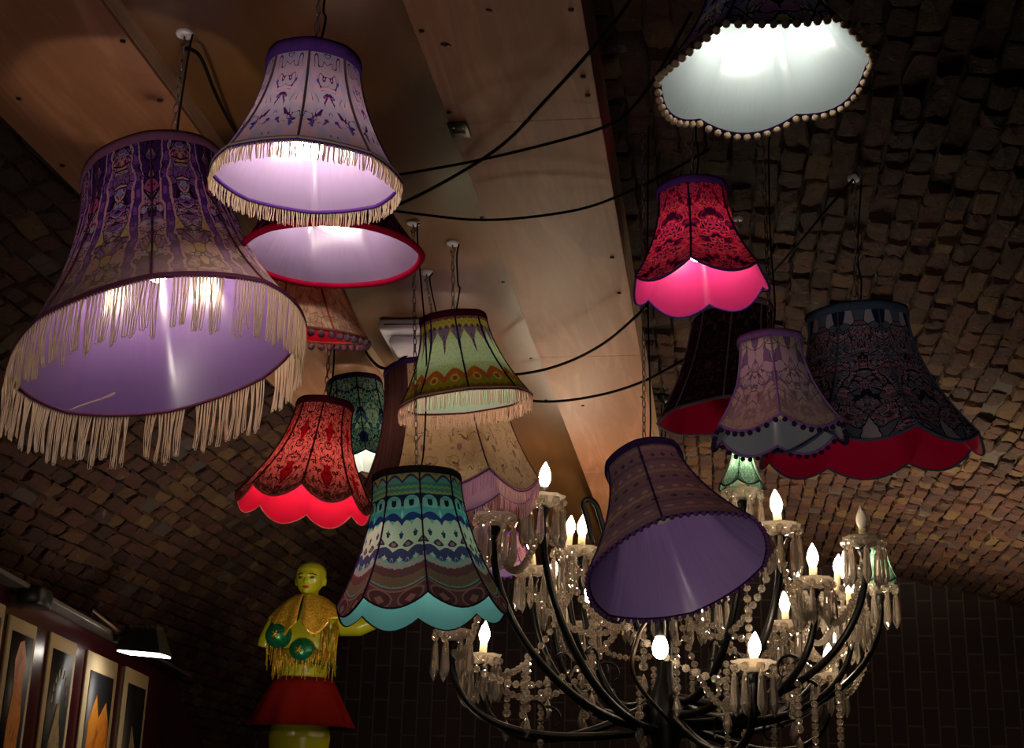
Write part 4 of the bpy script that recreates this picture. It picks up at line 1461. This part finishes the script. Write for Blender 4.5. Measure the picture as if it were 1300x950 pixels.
b = MB(); b.ball((0, -.088, hz_b + S * .2), .020, 14, 8, (1.1, .5, .28)); b.ball((0, -.089, hz_b + S * .175), .016, 14, 8, (1.0, .5, .3)); b.build('lips', plain('red_lip_paint', 'a01c20', .3), mo)


def sequin(name, c1, c2, sc_):
    t = NT(name)
    v_ = t.voro(t.obj(), sc_, 'F1', 1)
    bw = t.n('RGBToBW'); t.put(bw.inputs[0], v_)
    nz = t.n('NormalMap') if False else None
    return t.pbr(t.mix(bw.outputs[0], c1, c2), .3, .45, normal=t.bump(bw.outputs[0], 1.0, .01))


GOLD = sequin('gold_sequins', '9a6a10', 'f4c848', 150)
GREEN = sequin('green_sequins', '04362a', '1a8a5c', 170)
# gold shawl: two draped panels from the neck over the shoulders and chest
b = MB()
vs, fs = [], []
nn, mm = 48, 12
for i in range(mm + 1):
    t_ = i / mm
    for j in range(nn):
        a = 2 * PI * (j + .5) / nn - PI / 2            # starts at the front
        front = max(0, -math.sin(a))
        fold = 1 + .06 * math.sin(13 * a) * t_
        rx = (.048 + .155 * t_ ** .7) * fold
        ry = (.055 + .105 * t_ ** .6) * fold
        pt = abs(a + PI / 2)
        point = math.exp(-((min(pt, 2 * PI - pt) - .42) / .33) ** 2)
        drop = (.13 + .11 * point) * t_ ** 1.2
        vs.append(V((rx * math.cos(a), ry * math.sin(a) - .015 * front, sh + .08 - drop)))
for i in range(mm):
    for j in range(nn - 1):
        fs.append((i * nn + j, i * nn + j + 1, (i + 1) * nn + j + 1, (i + 1) * nn + j))
b.add(vs, fs)
shw = b.build('gold_shawl', GOLD, mo)
md = shw.modifiers.new('Solid', 'SOLIDIFY'); md.thickness = .006
# sequin cups with gold motif, fringe and side band
for (x, y, z) in CUPS:
    b = MB(); b.ball((x, y - .008, z), .072, 20, 14, (1, .9, .95)); cup = b.build('sequin_cup', GREEN, mo)
    b = MB()
    for q in range(5):
        a = q * 2 * PI / 5
        b.tube([V((x, y - .075, z)), V((x + .024 * math.cos(a), y - .0705, z + .024 * math.sin(a)))], [.006, .003], 6)
    b.ball((x, y - .076, z), .009, 8, 6)
    b.build('gold_motif', GOLD, cup)
b = MB()
b.tube([V((.168 * math.cos(a), .118 * math.sin(a), sh - .265 - .03 * math.cos(a))) for a in [2 * PI * i / 40 for i in range(40)]], .012, 8, closed=True)
b.build('sequin_band', GREEN, mo)
b = MB(); vs = []
for i in range(7):
    for j in range(60):
        a = 2 * PI * j / 60
        t_ = i / 6
        r_ = (.155 + .12 * t_) * (1 + .06 * t_ * math.sin(10 * a))
        vs.append(V((r_ * math.cos(a), r_ * .8 * math.sin(a), sh - .36 - .25 * t_)))
b.add(vs, [(i * 60 + j, i * 60 + (j + 1) % 60, i * 60 + 60 + (j + 1) % 60, i * 60 + 60 + j) for i in range(6) for j in range(60)])
sk = b.build('red_skirt', plain_cloth('red_skirt_cloth', '7a1a14', .2), mo)
md = sk.modifiers.new('Solid', 'SOLIDIFY'); md.thickness = .004
b = MB(); rr2 = random.Random(4)
for i in range(70):
    a = PI * (1.05 + .9 * i / 69)
    x, y = .165 * math.cos(a), .135 * math.sin(a) - .01
    l_ = rr2.uniform(.05, .16)
    b.tube([V((x, y, sh - .22)), V((x * 1.02, y * 1.02, sh - .22 - l_ * .5)), V((x * 1.0 + rr2.uniform(-.006, .006), y, sh - .22 - l_))], .0022, 4)
for i in range(60):
    s_ = -1 if i % 2 else 1
    x = s_ * rr2.uniform(.10, .19); y = -.10 - rr2.uniform(0, .03) + abs(x) * .25
    z0 = sh - rr2.uniform(.05, .1); l_ = rr2.uniform(.1, .26)
    b.tube([V((x, y, z0)), V((x * 1.01, y - .02, z0 - l_ * .5)), V((x + rr2.uniform(-.008, .008), y - .015, z0 - l_))], .0022, 4)
b.build('gold_fringe', GOLD, mo, kind='stuff')
b = MB()
zf = -pm.z
b.tube([V((0, 0, sh - .76)), V((0, 0, zf + .03))], .014, 10); b.lathe([(.2, zf), (.2, zf + .012), (.03, zf + .035)], 28)
b.build('stand', MAT['black'], mo)

# ------------------------------------------------------------------ ambient light and added fill spots
wd_ = bpy.data.worlds.new('world'); SC.world = wd_
wd_.use_nodes = True
bg = wd_.node_tree.nodes['Background']
bg.inputs[0].default_value = (.62, .5, .55, 1)
bg.inputs[1].default_value = .035


def spot(name, loc, target, power, cone, col, blend=.7, r=.12):
    l = bpy.data.lights.new(name, 'SPOT')
    l.energy = power; l.color = col; l.spot_size = math.radians(cone); l.spot_blend = blend; l.shadow_soft_size = r
    o = bpy.data.objects.new(name, l)
    COL.objects.link(o)
    o.location = loc
    o.rotation_euler = (V(target) - V(loc)).to_track_quat('-Z', 'Y').to_euler()
    return o


# fill spots added out of view to brighten the scene, without lamp fixtures
spot('fill_spot', (-.7, -.3, .9), (-1.1, 3.1, 2.75), 88, 46, (1, .86, .76), .6, .22)
spot('fill_spot', (.75, .9, .75), tuple(at(1060, 610, 4.6)), 70, 34, (1, .84, .68), .8, .15)
spot('fill_uplight', (1.5, 7.3, 1.2), (1.25, 7.4, 3.3), 460, 108, (1, .80, .52), .8, .3)
spot('fill_uplight', (-1.5, 5.7, 1.3), (-1.8, 5.6, 3.2), 95, 105, (1, .80, .60), 1.0, .3)
spot('mannequin_fill', (-1.9, 4.9, 1.7), tuple(at(390, 785, 7.4)), 60, 26, (1, .86, .62), .6, .1)
SC.view_settings.view_transform = 'Standard'
SC.view_settings.look = 'None'
SC.view_settings.exposure = 0.0
SC.view_settings.gamma = 1.0
SC.view_settings.use_curve_mapping = False
cy_ = SC.cycles
cy_.use_denoising = True
cy_.caustics_reflective = False
cy_.caustics_refractive = False
cy_.max_bounces = 10
cy_.transmission_bounces = 8
cy_.diffuse_bounces = 4
cy_.sample_clamp_indirect = 6
